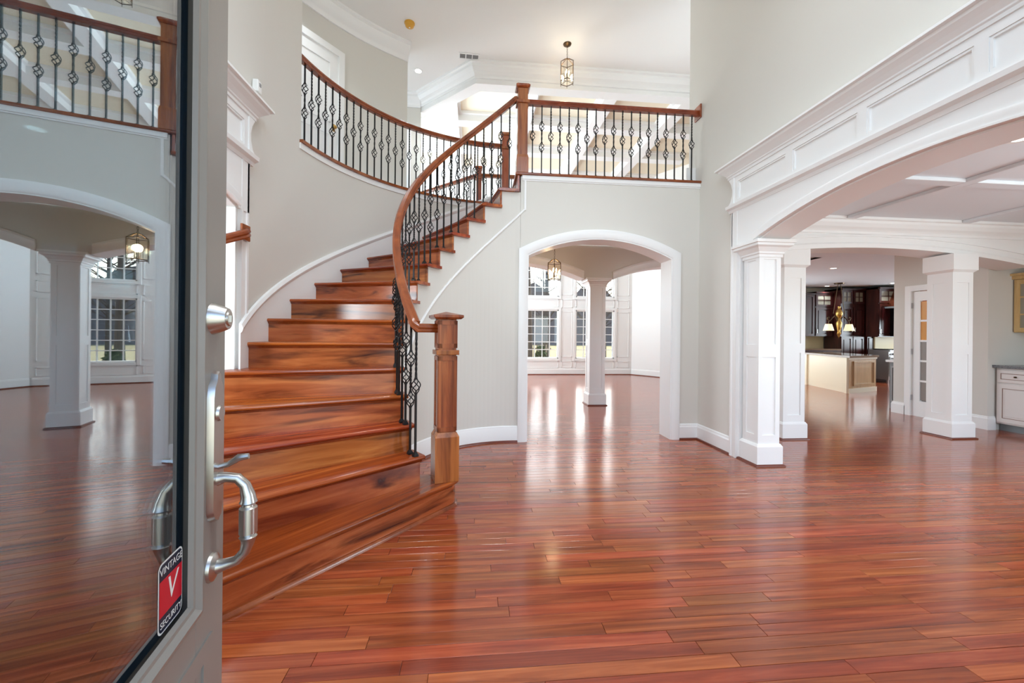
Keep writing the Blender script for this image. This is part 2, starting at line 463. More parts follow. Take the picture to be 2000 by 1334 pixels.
# left foyer wall, same arch, then the stair drum
YL0, YL1 = .5, 3.22
def arcL(s): return 2.43 - .1135 * (s - 1.86) ** 2
ml_ = lambda s, z, t: (XL - t * TR, s, z)
mb = MB(); arch_wall(mb, ml_, -.25, CY, HC, YL0, YL1, arcL)
struct('wall_left', mb, 'wall', 'tall greige foyer wall beside the open door')
# drum wall behind the stair: low part up to the hall floor, full height at its left end
def drum(mb, R0, R1, a0, a1, z0, z1, n=40):
    A = [radians(a0 + (a1 - a0) * i / n) for i in range(n + 1)]
    mb.sweep([pol(0, 0)] * (n + 1), [(cos(a), sin(a), 0) for a in A], [(0, 0, 1)] * (n + 1), [(R0, z0), (R1, z0), (R1, z1), (R0, z1)])
    return mb
struct('wall_stair_drum', drum(MB(), RO, RO + .14, 180, 88, 0, FL2 - .035), 'wall', 'curved greige wall rising behind the stair treads', smooth=True)
struct('wall_stair_drum_upper', drum(MB(), RO, RO + .14, 180.5, 166, FL2 - .035, HC, 10), 'wall', 'curved greige wall above the open door edge', smooth=True)
# curved wall under the stair, top following the treads (stringer)
mb = MB()
for k in range(2, 16):
    a0, a1 = phi(k) - .051 / RI, (phi(k + 1) - .051 / RI if k < 15 else radians(86.0))
    drum(mb, RW, RW + .09, math.degrees(a0), math.degrees(a1), 0, k * RISE - .031, 4)
struct('wall_under_stair', mb, 'wall', 'concave greige wall below the curved stair')

# upper hall: floor slab, ceilings
arcpts = [pol(RO + .02, radians(a))[:2] for a in range(176, 88, -4)]
slab = arcpts + [(.548, YA + .02), (5.0, YA + .02), (5.0, 7.02), (0, 7.02), (-1.05, 8.05), (-4.2, 8.05), (-4.2, 4.0)]
struct('floor_upper', MB().prism(slab, 2.86, FL2 - .002), 'ceiling', 'upper hall floor slab over the foyer rear')
hallceil = [(-4.2, -.25), (5.2, -.25), (5.2, 6.95), (0, 6.95), (-1.05, 7.98), (-4.2, 7.98)]
struct('ceiling', MB().prism(hallceil, HC, HC + .1), 'ceiling', 'smooth white ceiling over foyer and hall')
ceil_low = [(XR + .02, -.25), (14.2, -.25), (14.2, 11.5), (6.35, 11.5), (6.35, 7.0), (5.0, 7.0), (5.0, YA + .3), (XR + .02, YA + .3)]
struct('ceiling_right_room', MB().prism(ceil_low, 2.75, 2.85), 'ceil_warm', 'flat ceiling of right room and kitchen')
struct('ceiling_left_room', MB().box(-10.5, XL - .02, -.25, 11.0, 2.75, 2.85), 'ceil_warm', 'flat ceiling of the left room')

# hall wall with door, concave, radius 3.35
RH = 3.35
mb = drum(MB(), RH, RH + .12, 178, 117.6, FL2 - .02, HC, 30)
struct('wall_hall', mb, 'wall', 'curved upper hall wall with white door', smooth=True)
mb = MB()
A = [radians(178 - 60.4 * i / 30) for i in range(31)]
mb.sweep([pol(0, 0, HC - .24)] * 31, [(-cos(a), -sin(a), 0) for a in A], [(0, 0, 1)] * 31, [(-RH + u * 1.25, z * 1.26) for u, z in CROWN])
mb.build('trim_hall_crown', 'white', kind='structure', smooth=True)
# vertical end of that wall and the return behind
e0, e1 = pol(RH, radians(117.6)), pol(RH + .12, radians(117.6))
struct('wall_hall_back', MB().box(-4.2, -1.05, 7.95, 8.07, FL2 - .02, HC), 'wall', 'far hall wall beside the coffered opening')
mb = MB(); hrun(mb, [(-1.05, 7.95, HC - .24), (-4.2, 7.95, HC - .24)], [(u * 1.25, z * 1.26) for u, z in CROWN], 1)
mb.build('trim_hall_back_crown', 'white', kind='structure')
# hall door on the curved wall
da0, da1 = radians(149.5), radians(136.6)
dt = thing('hall_door', 'white panelled door on curved upper hall wall', 'door', (0, 0, 0))
p0, p1 = Vector(pol(RH - .02, da0)), Vector(pol(RH - .02, da1))
dv = (p1 - p0); dw = dv.length; dv.normalize(); dn = Vector((dv.y, -dv.x, 0))
if dn.dot(Vector((CX, CY, 0)) - p0) < 0: dn = -dn
def on_door(mb, u0, u1, z0, z1, t0, t1):
    vs = []
    for t in (t0, t1):
        for u, z in ((u0, z0), (u1, z0), (u1, z1), (u0, z1)):
            q = p0 + dv * u + dn * t; vs.append((q.x, q.y, z))
    mb.add(vs, [(0, 1, 2, 3), (7, 6, 5, 4), (0, 4, 5, 1), (3, 2, 6, 7), (1, 5, 6, 2), (0, 3, 7, 4)])
zt = FL2 + 1.98
m1 = MB(); on_door(m1, 0, dw, FL2, zt, 0, .03); m1.build('leaf', 'white', dt)
m1 = MB()
for (a, b, c, d) in ((.12, dw - .12, FL2 + 1.0, zt - .14), (.12, dw - .12, FL2 + .2, FL2 + .85)):
    on_door(m1, a, b, c, c + .02, .03, .04); on_door(m1, a, b, d - .02, d, .03, .04); on_door(m1, a, a + .02, c, d, .03, .04); on_door(m1, b - .02, b, c, d, .03, .04)
m1.build('panel_moulding', 'white', dt)
m1 = MB(); on_door(m1, dw, dw + .09, FL2, zt + .09, .0, .05); on_door(m1, -.09, 0, FL2, zt + .09, 0, .05); on_door(m1, 0, dw, zt, zt + .09, 0, .05)
m1.build('casing', 'white', dt)
q = p0 + dv * (dw - .07) + dn * .07
m1 = MB().lathe([(0, -.02), (.018, -.018), (.028, 0), (.018, .02), (0, .022)], 12, (q.x, q.y, FL2 + .95)); on_door(m1, dw - .09, dw - .05, FL2 + .9, FL2 + 1.0, .03, .036)
m1.build('knob', 'brass', dt, smooth=True)
# narrow doorway on the back hall wall
d2 = thing('back_hall_door', 'narrow cream door edge deep in upper hall', 'door', (0, 0, 0))
MB().box(-2.1, -1.32, 7.90, 7.94, FL2, FL2 + 1.95).build('leaf', 'wall_cream', d2)
m1 = MB(); m1.box(-1.32, -1.22, 7.90, 7.95, FL2, FL2 + 2.05); m1.box(-2.2, -2.1, 7.90, 7.95, FL2, FL2 + 2.05); m1.box(-2.1, -1.32, 7.90, 7.95, FL2 + 1.95, FL2 + 2.05)
m1.build('casing', 'white', d2)
MB().lathe([(0, -.02), (.02, -.015), (.028, 0), (.02, .015), (0, .02)], 10, (-1.38, 7.87, FL2 + .95)).build('knob', 'brass', d2, smooth=True)

# header + crown between hall and great room
HP = [(5.2, 6.95, 0), (0, 6.95, 0), (-1.05, 7.98, 0), (-4.2, 7.98, 0)]
mb = MB(); hrun(mb, [(p[0], p[1], 0) for p in HP[:3]], [(0, 5.55), (.22, 5.55), (.22, 6.2), (0, 6.2)], -1)
struct('trim_header', mb, 'white', 'white header beam edging the hall opening')
mb = MB(); hrun(mb, [(p[0], p[1], HC - .22) for p in HP[:3]], [(u * 1.4, z * 1.158) for u, z in CROWN], 1)
mb.build('trim_header_crown', 'white', kind='structure')

# ------------------------------------------------------------------ great room shell
struct('ceiling_great_room', MB().box(-3.6, 6.6, 7.1, 12.7, 6.15, 6.25), 'coffer', 'cream coffered ceiling of the great room')
bm_ = [('x', -.5), ('x', 1.1), ('x', 2.68), ('x', 4.28), ('y', 9.1), ('y', 10.5), ('y', 12.0)]
cof = bpy.data.objects['ceiling_great_room']
for ax, c in bm_:
    m1 = MB()
    if ax == 'x': m1.box(c - .13, c + .13, 7.15, 12.5, 5.95, 6.15); m1.box(c - .19, c + .19, 7.15, 12.5, 6.09, 6.15)
    else: m1.box(-3.0, 5.6, c - .13, c + .13, 5.952, 6.15); m1.box(-3.0, 5.6, c - .19, c + .19, 6.092, 6.15)
    m1.build('coffer_beam', 'white', cof)
m1 = MB(); hrun(m1, [(-.1, 7.5, 0), (-1.5, 8.9, 0)], [(0, 5.95), (.26, 5.95), (.26, 6.15), (0, 6.15)], -1); m1.build('coffer_beam', 'white', cof)
# far wall with window openings
WZ = [(.50, 2.03), (2.44, 3.55)]
WX = [(-1.35, -.1), (1.42, 2.67), (3.215, 4.465)]
mb = MB(); YF = 12.5
xs = [-3.6] + [q for w in WX for q in w] + [5.05]
for i in range(0, len(xs), 2): mb.box(xs[i], xs[i + 1], YF, YF + .18, 0, 6.2)
for a, b in WX:
    for c, d in ((0, WZ[0][0]), (WZ[0][1], WZ[1][0]), (WZ[1][1], 6.2)): mb.box(a, b, YF, YF + .18, c, d)
struct('wall_great_far', mb, 'white', 'white panelled far wall of the great room with windows')
mb = MB()
mb.add([(5.05, 12.5, 0), (6.35, 10.55, 0), (6.47, 10.63, 0), (5.15, 12.6, 0), (5.05, 12.5, 6.2), (6.35, 10.55, 6.2), (6.47, 10.63, 6.2), (5.15, 12.6, 6.2)],
       [(0, 1, 5, 4), (1, 2, 6, 5), (2, 3, 7, 6), (3, 0, 4, 7), (4, 5, 6, 7)])
struct('wall_great_angle', mb, 'white', 'plain white angled wall at the great room corner')
mb = MB(); mb.box(-3.6, -3.45, 7.1, 12.6, 0, .5); mb.box(-3.6, -3.45, 7.1, 12.6, 5.4, 6.2); mb.box(-3.6, -3.45, 7.1, 7.6, 0, 6.2); mb.box(-3.6, -3.45, 12.0, 12.6, 0, 6.2)  # side opening added to let the great room fill in
struct('wall_great_left', mb, 'white', 'great room side wall with tall opening added for light')
mb = MB(); mb.box(5.0, 5.12, YA + .3, 7.05, 2.85, HC); mb.box(6.35, 6.47, 7.0, 10.6, 2.75, 6.2); mb.box(5.0, 6.47, 6.95, 7.05, 2.75, 6.2)
struct('wall_hall_end', mb, 'wall', 'upper hall end wall')
# wall trim: pilaster panels between windows
tr = MB()
for x0, x1 in ((2.77, 3.11), (4.57, 4.95)):
    for z0, z1 in ((.22, .42), (.55, 1.98), (2.1, 2.36), (2.5, 3.5)):
        w = .02
        tr.box(x0, x1, YF - .012, YF, z0, z0 + w); tr.box(x0, x1, YF - .012, YF, z1 - w, z1); tr.box(x0, x0 + w, YF - .012, YF, z0, z1); tr.box(x1 - w, x1, YF - .012, YF, z0, z1)
for x0, x1 in WX:
    for z0, z1 in ((.2, .42), (2.12, 2.36)):
        w = .02
        tr.box(x0, x1, YF - .012, YF, z0, z0 + w); tr.box(x0, x1, YF - .012, YF, z1 - w, z1); tr.box(x0, x0 + w, YF - .012, YF, z0, z1); tr.box(x1 - w, x1, YF - .012, YF, z0, z1)
tr.build('trim_great_panels', 'white', kind='structure')
hrun(MB(), [(5.0, YF, 0), (-3.4, YF, 0)], BASE, 1).build('baseboard_great_far', 'white', kind='structure')
hrun(MB(), [(6.35, 10.55, 0), (5.05, 12.5, 0)], BASE, 1).build('baseboard_great_angle', 'white', kind='structure')
hrun(MB(), [(6.35, 10.55, 0), (5.0, 12.5, 0), (-3.4, 12.48, 0)], [(.02, 0), (.045, 0), (.035, .02), (.02, .022)], 1).build('trim_great_shoe', 'shoe', kind='structure')

def window(name, label, x0, x1, z0, z1, yf, cols, rows, out=1):
    t = thing(name, label, 'window', ((x0 + x1) / 2, yf, z0)); t['kind'] = 'structure'
    w, h = (x1 - x0), (z1 - z0)
    f = MB(); c = .07
    for a, b, cc, d in ((-w / 2 - c, -w / 2, -c, h + c), (w / 2, w / 2 + c, -c, h + c), (-w / 2, w / 2, h, h + c), (-w / 2, w / 2, -c, 0)):
        f.box(a, b, -.025, .0, cc, d)
    f.box(-w / 2, -w / 2 + .035, 0, .12, 0, h); f.box(w / 2 - .035, w / 2, 0, .12, 0, h); f.box(-w / 2, w / 2, 0, .12, 0, .035); f.box(-w / 2, w / 2, 0, .12, h - .035, h)
    f.build('frame', 'white', t)
    iw, ih = w - .07, h - .07
    pw, ph = iw / cols, ih / rows
    g = MB()
    for i in range(1, cols): g.box(-iw / 2 + i * pw - .011, -iw / 2 + i * pw + .011, .05, .08, .035, h - .035)
    for j in range(1, rows): g.box(-iw / 2, iw / 2, .052, .078, .035 + j * ph - .011, .035 + j * ph + .011)
    g.build('muntins', 'white', t)
    pn = MB().box(-pw / 2 + .008, pw / 2 - .008, -.002, .002, .008, ph - .008).build('pane', 'glass'); d = pn.data; bpy.data.objects.remove(pn)
    for i in range(cols):
        for j in range(rows):
            o = bpy.data.objects.new('pane', d); C.objects.link(o); o.parent = t; o.location = (-iw / 2 + (i + .5) * pw, .065, .035 + j * ph)
    return t
wn = ['leftmost', 'lantern-side', 'column-side']
for i, (a, b) in enumerate(WX):
    window('window_%d' % (2 * i + 1), 'lower gridded window of great room, %s bay' % wn[i], a, b, *WZ[0], YF, 5, 6)
    window('window_%d' % (2 * i + 2), 'upper gridded window of great room, %s bay' % wn[i], a, b, *WZ[1], YF, 5, 4)

# great room arcade on the line Y = 7.05
def arcG(x):
    for a, b in ((-.75, 1.95), (2.48, 5.0)):
        if a <= x <= b:
            c, h = (a + b) / 2, (b - a) / 2
            return 2.27 + .27 * (1 - ((x - c) / h) ** 2)
    return 2.27
mb = MB()
xsn = [-.75 + (5.0 + .75) * i / 60 for i in range(61)] + [1.95, 2.48]; xsn.sort()
for a, b in zip(xsn, xsn[1:]):
    za, zb = arcG(a), arcG(b)
    q = [(a, za), (b, zb), (b, 2.86), (a, 2.86)]
    mb.add([(x, 7.04, z) for x, z in q] + [(x, 7.34, z) for x, z in q], [(0, 1, 2, 3), (7, 6, 5, 4), (0, 4, 5, 1)])
struct('wall_arcade', mb, 'wall', 'greige arcade wall over the great room column')
m1 = MB()
for a, b in ((-.75, 1.95), (2.48, 5.0)):
    pts = [(a + (b - a) * i / 24, 7.04, arcG(a + (b - a) * i / 24)) for i in range(25)]
    m1.sweep(pts, [(0, 0, 1)] * 25, [(0, -1, 0)] * 25, [(0, 0), (.13, 0), (.13, .025), (.1, .035), (.06, .02), (0, .03)])
    m1.sweep(pts, [(0, 0, 1)] * 25, [(0, 1, 0)] * 25, [(-.012, -.03), (.0, -.03), (0, .33), (-.012, .33)])
m1.build('trim_arcade', 'white', kind='structure', smooth=True)

# ------------------------------------------------------------------ columns
def column(label, x0, x1, y0, y1, ztop, cap='crown', mid=1.13, group=None):
    t = thing('square_column', label, 'column', ((x0 + x1) / 2, (y0 + y1) / 2, 0), 0, group)
    w, d = x1 - x0, y1 - y0
    e = .022                      # plinth projects beyond the panel frames
    b = MB(); b.frust(w, w, 0, .19, d0=d, d1=d); b.frust(w, w - .03, .19, .215, d0=d, d1=d - .03)
    b.build('base', 'white', t)
    sw, sd = w - 2 * e, d - 2 * e
    MB().frust(sw - .02, sw - .02, .2, ztop, d0=sd - .02, d1=sd - .02).build('shaft', 'white', t)
    fr = MB(); th = .012; st = sw * .2
    for ax in (0, 1):
        W_, D_ = (sw, sd) if ax == 0 else (sd - 2 * th, sw)
        for sg in (-1, 1):
            def bx(u0, u1, z0, z1):
                a, bb = D_ / 2 - th, D_ / 2
                if sg < 0: a, bb = -bb, -a
                if ax == 0: fr.box(u0, u1, a, bb, z0, z1)
                else: fr.box(a, bb, u0, u1, z0, z1)
            s_ = W_ * .2
            bx(-W_ / 2, -W_ / 2 + s_, .2, ztop); bx(W_ / 2 - s_, W_ / 2, .2, ztop)
            for z0, z1 in ((.2, .3), (mid - .06, mid + .06), (ztop - .16, ztop)):
                bx(-W_ / 2 + s_, W_ / 2 - s_, z0, z1)
    fr.build('panel_frame', 'white', t)
    c = MB()
    if cap == 'crown':
        prof = [(0, -.14), (.012, -.14), (.012, -.115), (.022, -.105), (.022, -.09), (.05, -.05), (.075, -.035), (.075, -.012), (.09, -.008), (.09, .02), (0, .02)]
        hrun(c, [(-sw / 2, -sd / 2, ztop), (sw / 2, -sd / 2, ztop), (sw / 2, sd / 2, ztop), (-sw / 2, sd / 2, ztop)], prof, -1, closed=True)
        c.box(-sw / 2, sw / 2, -sd / 2, sd / 2, ztop - .01, ztop + .018)
    else:
        c.frust(sw, w + .02, ztop - .03, ztop, d0=sd, d1=d + .02); c.frust(w + .02, w + .02, ztop, ztop + .2, d0=d + .02, d1=d + .02)
    c.build('capital', 'white', t)
    s = MB(); hrun(s, [(-w / 2, -d / 2, 0), (w / 2, -d / 2, 0), (w / 2, d / 2, 0), (-w / 2, d / 2, 0)], [(.0, 0), (.02, 0), (.017, .012), (.0, .02)], -1, closed=True)
    s.build('shoe_moulding', 'shoe', t)
    return t
column('white panelled column at the foyer end of the wide right arch', 2.772, 3.042, 3.70, 3.972, 2.195)
column('white panelled column directly behind the near arch column', 3.80, 4.13, 4.63, 4.96, 2.16, 'block')
column('white panelled column standing alone in right room before the bar', 6.01, 6.345, 4.535, 4.87, 2.14, 'block')
column('white panelled column in the great room seen through the centre arch', 2.06, 2.385, 7.05, 7.375, 2.26)
column('white column of the left room seen through the door glass', -4.89, -4.55, 5.12, 5.46, 2.06, 'block')
column('white panelled column at the left arch beside the open door', XL - .27, XL, YL0 - .05, YL0 + .22, 2.2)

# ------------------------------------------------------------------ entablatures over the side arches
def entablature(label, X, out, y0, y1, ya0, ya1, arc, panels, ycas):
    """X wall face, out = -1 / +1 direction into the foyer"""
    t = thing('arch_entablature', label, 'entablature', (X, 0, 0))
    def bx(mb, a, b, c, d, e, f): mb.box(min(out * a, out * b), max(out * a, out * b), c, d, e, f)
    n = 30
    m = MB()                       # lower frieze with the arched edge
    ys = [y0 + (y1 - y0) * i / 60 for i in range(61)] + [ya0, ya1]; ys.sort()
    for a, b in zip(ys, ys[1:]):
        za = arc(a) if ya0 <= a <= ya1 else 2.2
        zb = arc(b) if ya0 <= b <= ya1 else 2.2
        q = [(a, za), (b, zb), (b, 2.63), (a, 2.63)]
        m.add([(0, y, z) for y, z in q] + [(out * .03, y, z) for y, z in q], [(4, 5, 6, 7), (0, 4, 5, 1), (3, 2, 6, 7)])
    bx(m, 0, .03, y0 - .002, y0 + .002, 2.2, 2.63); bx(m, 0, .03, y1 - .002, y1 + .002, 2.2, 2.63)
    m.build('lower_frieze', 'white', t)
    m = MB(); pts = [(0, ya0 + (ya1 - ya0) * i / n, arc(ya0 + (ya1 - ya0) * i / n)) for i in range(n + 1)]
    m.sweep(pts, [(0, 0, 1)] * (n + 1), [(out, 0, 0)] * (n + 1), [(0, .03), (.075, .03), (.075, .045), (.06, .05), (.012, .04), (.012, .052), (0, .052)])
    m.build('arch_moulding', 'white', t, smooth=True)
    m = MB(); m.sweep([(0, y0 - .045, 0), (0, y1 + .045, 0)], [(out, 0, 0)] * 2, [(0, 0, 1)] * 2, [(0, 2.585), (.035, 2.585), (.045, 2.61), (.075, 2.625), (.08, 2.655), (.03, 2.672), (0, 2.672)])
    m.build('ledge_moulding', 'white', t)
    m = MB(); bx(m, 0, .02, y0 + .05, y1 - .05, 2.66, 2.955)
    m.build('upper_frieze', 'white', t)
    for yy, sgn in ((y1 - .05, 1), (y0 + .05, -1)):   # concave scrolled ends
        m = MB(); pr = [(0, 2.66), (.09, 2.665), (.05, 2.70), (.025, 2.76), (.022, 2.82), (.04, 2.88), (.08, 2.94), (0, 2.944)]
        m.sweep([(0, yy, 0), (out * .05, yy, 0)], [(0, sgn, 0)] * 2, [(0, 0, 1)] * 2, pr); m.build('scrolled_end', 'white', t)
    fr = MB(); e = .04
    bx(fr, .02, e, y0 + .05, y1 - .05, 2.66, 2.70); bx(fr, .02, e, y0 + .05, y1 - .05, 2.89, 2.955)
    edges = [y0 + .05] + [v for p in panels for v in p] + [y1 - .05]; edges.sort()
    for i in range(0, len(edges), 2): bx(fr, .02, e, edges[i], edges[i + 1], 2.70, 2.89)
    fr.build('panel_frame', 'white', t)
    for a, b in panels:
        pm_ = MB(); w = .014
        for (c, d, zz0, zz1) in ((a + .001, b - .001, 2.701, 2.70 + w), (a + .001, b - .001, 2.89 - w, 2.889), (a + .001, a + w, 2.70 + w, 2.89 - w), (b - w, b - .001, 2.70 + w, 2.89 - w)): bx(pm_, .0195, .034, c, d, zz0, zz1)
        pm_.build('panel_moulding', 'white', t)
    m = MB(); pts = [(0, y1 - .03, 2.9), (0, y0 + .03, 2.9)]
    pr = [(0, 0), (.05, 0), (.05, .03), (.06, .04), (.06, .055), (.085, .09), (.115, .125), (.12, .15), (.145, .155), (.145, .178), (0, .178)]
    path = [(0, y1 - .03, 2.9), (out * .0, y0 + .03, 2.9)]
    # crown with returns at both ends
    vs = []
    P4 = [Vector((0, y1 - .0, 2.9)), Vector((0, y0 + .0, 2.9))]
    pr = [(u, z * .76) for u, z in pr]
    m.sweep([(0, y1, 2.945), (0, y1, 2.945), (0, y0, 2.945), (0, y0, 2.945)],
            [(0, 1, 0), (out, 1, 0), (out, -1, 0), (0, -1, 0)], [(0, 0, 1)] * 4, pr)
    m.build('crown', 'white', t)
    for yc, sgn in ycas:
        m = MB(); a, b = sorted((yc, yc + sgn * .105))
        m.sweep([(0, a, 0), (0, a, 2.59)], [(0, 1, 0)] * 2, [(out, 0, 0)] * 2, [(0, 0), (0, .034), (.02, .034), (.026, .022), (.075, .022), (.082, .03), (.105, .03), (.105, 0)])
        m.build('side_casing', 'white', t)
    return t
entablature('white panelled entablature with crown over the wide right arch', XR, -1, .62, 4.075, YR0, YR1, arcR,
            [(3.325, 3.97), (2.655, 3.245), (1.975, 2.585), (1.30, 1.91), (.72, 1.22)], [(3.985, 1), (.62, 1)])
entablature('white panelled entablature half hidden by the open front door', XL, 1, .14, 3.36, YL0, YL1, arcL,
            [(2.66, 3.26), (1.99, 2.58), (1.3, 1.91), (.72, 1.22)], [(3.25, 1), (.14, 1)])
m = MB()  # jamb linings of the side arches
m.box(XR - .0, XR + TR, 3.972, 3.985, 0, 2.2); m.box(XL - TR - .01, XL + .012, 3.204, 3.2195, 0, 2.2)
m.build('trim_jambs', 'white', kind='structure')
# white soffit linings under both arches
for nm, X0, X1, arc, a, b in (('trim_soffit_right', XR - .005, XR + TR + .02, arcR, YR0, YR1), ('trim_soffit_left', XL - TR - .02, XL + .005, arcL, YL0, YL1)):
    m = MB(); pts = [((X0 + X1) / 2, a + (b - a) * i / 30, arc(a + (b - a) * i / 30)) for i in range(31)]
    h = (X1 - X0) / 2; m.sweep(pts, [(1, 0, 0)] * 31, [(0, 0, 1)] * 31, [(-h, -.012), (h, -.012), (h, 0), (-h, 0)])
    m.build(nm, 'white', kind='structure', smooth=True)

# ------------------------------------------------------------------ right room arcade, ceiling battens, walls
def arcK(x): return 2.395 - .039 * (x - 5.1) ** 2
m = MB()
for i in range(48):
    a, b = XR + TR + (7.25 - XR - TR) * i / 48, XR + TR + (7.25 - XR - TR) * (i + 1) / 48
    q = [(a, arcK(a)), (b, arcK(b)), (b, 2.75), (a, 2.75)]
    m.add([(x, 4.62, z) for x, z in q] + [(x, 4.95, z) for x, z in q], [(0, 1, 2, 3), (7, 6, 5, 4), (0, 4, 5, 1)])
struct('wall_right_arcade', m, 'white', 'white arched beam over the two right room columns')
m = MB(); pts = [(XR + TR + (7.25 - XR - TR) * i / 30, 4.62, 0) for i in range(31)]
m.sweep([(p[0], 4.62, arcK(p[0])) for p in pts], [(0, 0, 1)] * 31, [(0, -1, 0)] * 31, [(0, 0), (.07, 0), (.07, .012), (.05, .022), (.0, .018)])
m.sweep([(p[0], 4.62, arcK(p[0]) + .14) for p in pts], [(0, 0, 1)] * 31, [(0, -1, 0)] * 31, [(0, 0), (.03, 0), (.025, .014), (.0, .014)])
hrun(m, [(7.25, 4.62, 2.56), (XR + TR, 4.62, 2.56)], [(u * .9, z) for u, z in CROWN], 1)
m.build('trim_right_arcade', 'white', kind='structure', smooth=False)
cr = bpy.data.objects['ceiling_right_room']
for (a, b, c, d) in ((4.51, 4.63, .2, 4.5), (6.08, 6.20, .2, 4.5), (3.04, 4.51, 3.31, 3.43), (4.63, 6.08, 3.31, 3.43), (6.20, 7.25, 3.31, 3.43), (3.04, 4.51, 1.9, 2.02), (4.63, 6.08, 1.9, 2.02), (6.2, 7.25, 1.9, 2.02)):
    m = MB().box(a, b, c, d, 2.715, 2.75); m.build('ceiling_batten', 'ceil_warm', cr, bevel=.006)
# wall X = 7.15 with the french door, niche with the bar
m = MB(); m.box(7.15, 7.30, 5.97, 6.25, 0, 2.75); m.box(7.15, 7.30, 5.25, 5.97, 2.04, 2.75); m.box(7.15, 7.30, 4.98, 5.25, 0, 2.75)
struct('wall_right_room', m, 'wall', 'pale right room wall holding the french door'); m = MB()
m.box(7.30, 7.95, 4.98, 5.10, 0, 2.75); m.box(7.85, 7.95, 2.2, 4.98, 0, 2.75); m.box(7.20, 7.30, -.2, .3, 0, 2.75); m.box(7.20, 7.30, 2.0, 2.2, 0, 2.75); m.box(7.20, 7.30, .3, 2.0, 0, .7); m.box(7.20, 7.30, .3, 2.0, 2.2, 2.75); m.box(7.3, 7.95, 2.1, 2.2, 0, 2.75)  # opening in the front stretch added to let the side fill in
m.box(7.25, 7.85, 2.2, 4.98, 2.3, 2.75)
struct('wall_bar_niche', m, 'wall', 'pale walls of the bar niche')
m = MB(); hrun(m, [(7.30, 6.25, 0), (7.15, 6.25, 0), (7.15, 6.05, 0)], BASE, -1)
m.build('baseboard_right_room', 'white', kind='structure')
hrun(MB(), [(7.15, 5.155, 0), (7.15, 4.979, 0), (7.26, 4.979, 0)], BASE, -1).build('baseboard_bar', 'white', kind='structure')
fd = thing('door_2', 'white french door with narrow panes beyond the lone column', 'door', (7.15, 5.97, 0)); fd['kind'] = 'structure'
m = MB(); 
for a, b, c, d in ((-.72, -.61, .0, 2.02), (-.11, 0, 0, 2.02), (-.61, -.11, 1.87, 2.02), (-.61, -.11, 0, .25)): m.box(.02, .06, a, b, c, d)
m.build('leaf', 'white', fd)
m = MB()
for i in range(1, 5): m.box(.025, .055, -.61, -.11, .25 + i * .324 - .015, .25 + i * .324 + .015)
m.box(.026, .054, -.372, -.348, .25, 1.87); m.build('muntins', 'white', fd)
for i in range(5):
    for u0, u1 in ((-.61, -.372), (-.348, -.11)):
        MB().box(.036, .044, u0, u1, .265 + i * .324, .25 + (i + 1) * .324 - .015).build('pane', 'amber_light_pane' if i > 2 else 'grey_pane', fd)
m = MB(); m.box(-.02, 0, 0, .09, 0, 2.12); m.box(-.02, 0, -.81, -.72, 0, 2.12); m.box(-.02, 0, -.72, 0, 2.03, 2.12); m.build('casing', 'white', fd)
for z in (.25, 1.0, 1.75): MB().box(-.005, .03, -.006, .012, z, z + .09).build('hinge', 'steel', fd)
# bar base cabinets with granite
def framed_front(par, axis, X, y0, y1, z0, z1, mat, line, t=.02):
    """a raised-panel front in plane X facing -x"""
    m = MB(); m.box(X - t, X, y0, y1, z0, z1); o = m.build('door' if z1 - z0 > .3 else 'drawer', mat, par, bevel=.003)
    m = MB(); w = min(.06, (z1 - z0) * .25)
    for a, b, c, d in ((y0 + w, y1 - w, z0 + w, z0 + w + .008), (y0 + w, y1 - w, z1 - w - .008, z1 - w), (y0 + w, y0 + w + .008, z0 + w, z1 - w), (y1 - w - .008, y1 - w, z0 + w, z1 - w)): m.box(X - t - .003, X - t, a, b, c, d)
    m.build('glaze_moulding', line, o)
    m = MB(); m.box(X - t - .006, X - t, y0 + w + .03, y1 - w - .03, z0 + w + .03, z1 - w - .03)
    if z1 - z0 > .3: m.build('raised_panel', mat, o, bevel=.004)
    return o
for i, (ya, yb) in enumerate(((4.53, 4.965), (4.09, 4.525), (3.65, 4.085))):
    t = thing('bar_base_cabinet', 'pale glazed bar base cabinet, %s along the niche' % ('farthest', 'middle', 'nearest')[i], 'cabinet', (0, 0, 0), 0, 'bar base cabinets')
    MB().box(7.27, 7.85, ya, yb, .1, .865).build('body', 'glaze_cab', t); MB().box(7.33, 7.85, ya, yb, 0, .1).build('toe_kick', 'grey_cab', t)
    o = framed_front(t, 0, 7.27, ya + .015, yb - .015, .67, .84, 'glaze_cab', 'glaze_line')
    m = MB().lathe([(0, -.012), (.012, -.01), (.016, 0), (.012, .01), (0, .012)], 10, (7.235, (ya + yb) / 2, .755)); m.build('knob', 'bronze', o, smooth=True)
    o = framed_front(t, 0, 7.27, ya + .015, yb - .015, .12, .65, 'glaze_cab', 'glaze_line')
    m = MB(); m.tube([(7.25, ya + .05, .48), (7.225, ya + .05, .48), (7.225, ya + .05, .6), (7.25, ya + .05, .6)], .006); m.build('handle', 'bronze', o)
m = MB(); m.box(7.22, 7.85, 3.6, 4.98, .866, .905); m.box(7.82, 7.849, 3.6, 4.98, .905, 1.0)
tag(m.build('granite_countertop', 'granite'), 'speckled grey granite worktop with backsplash in bar niche', 'countertop')
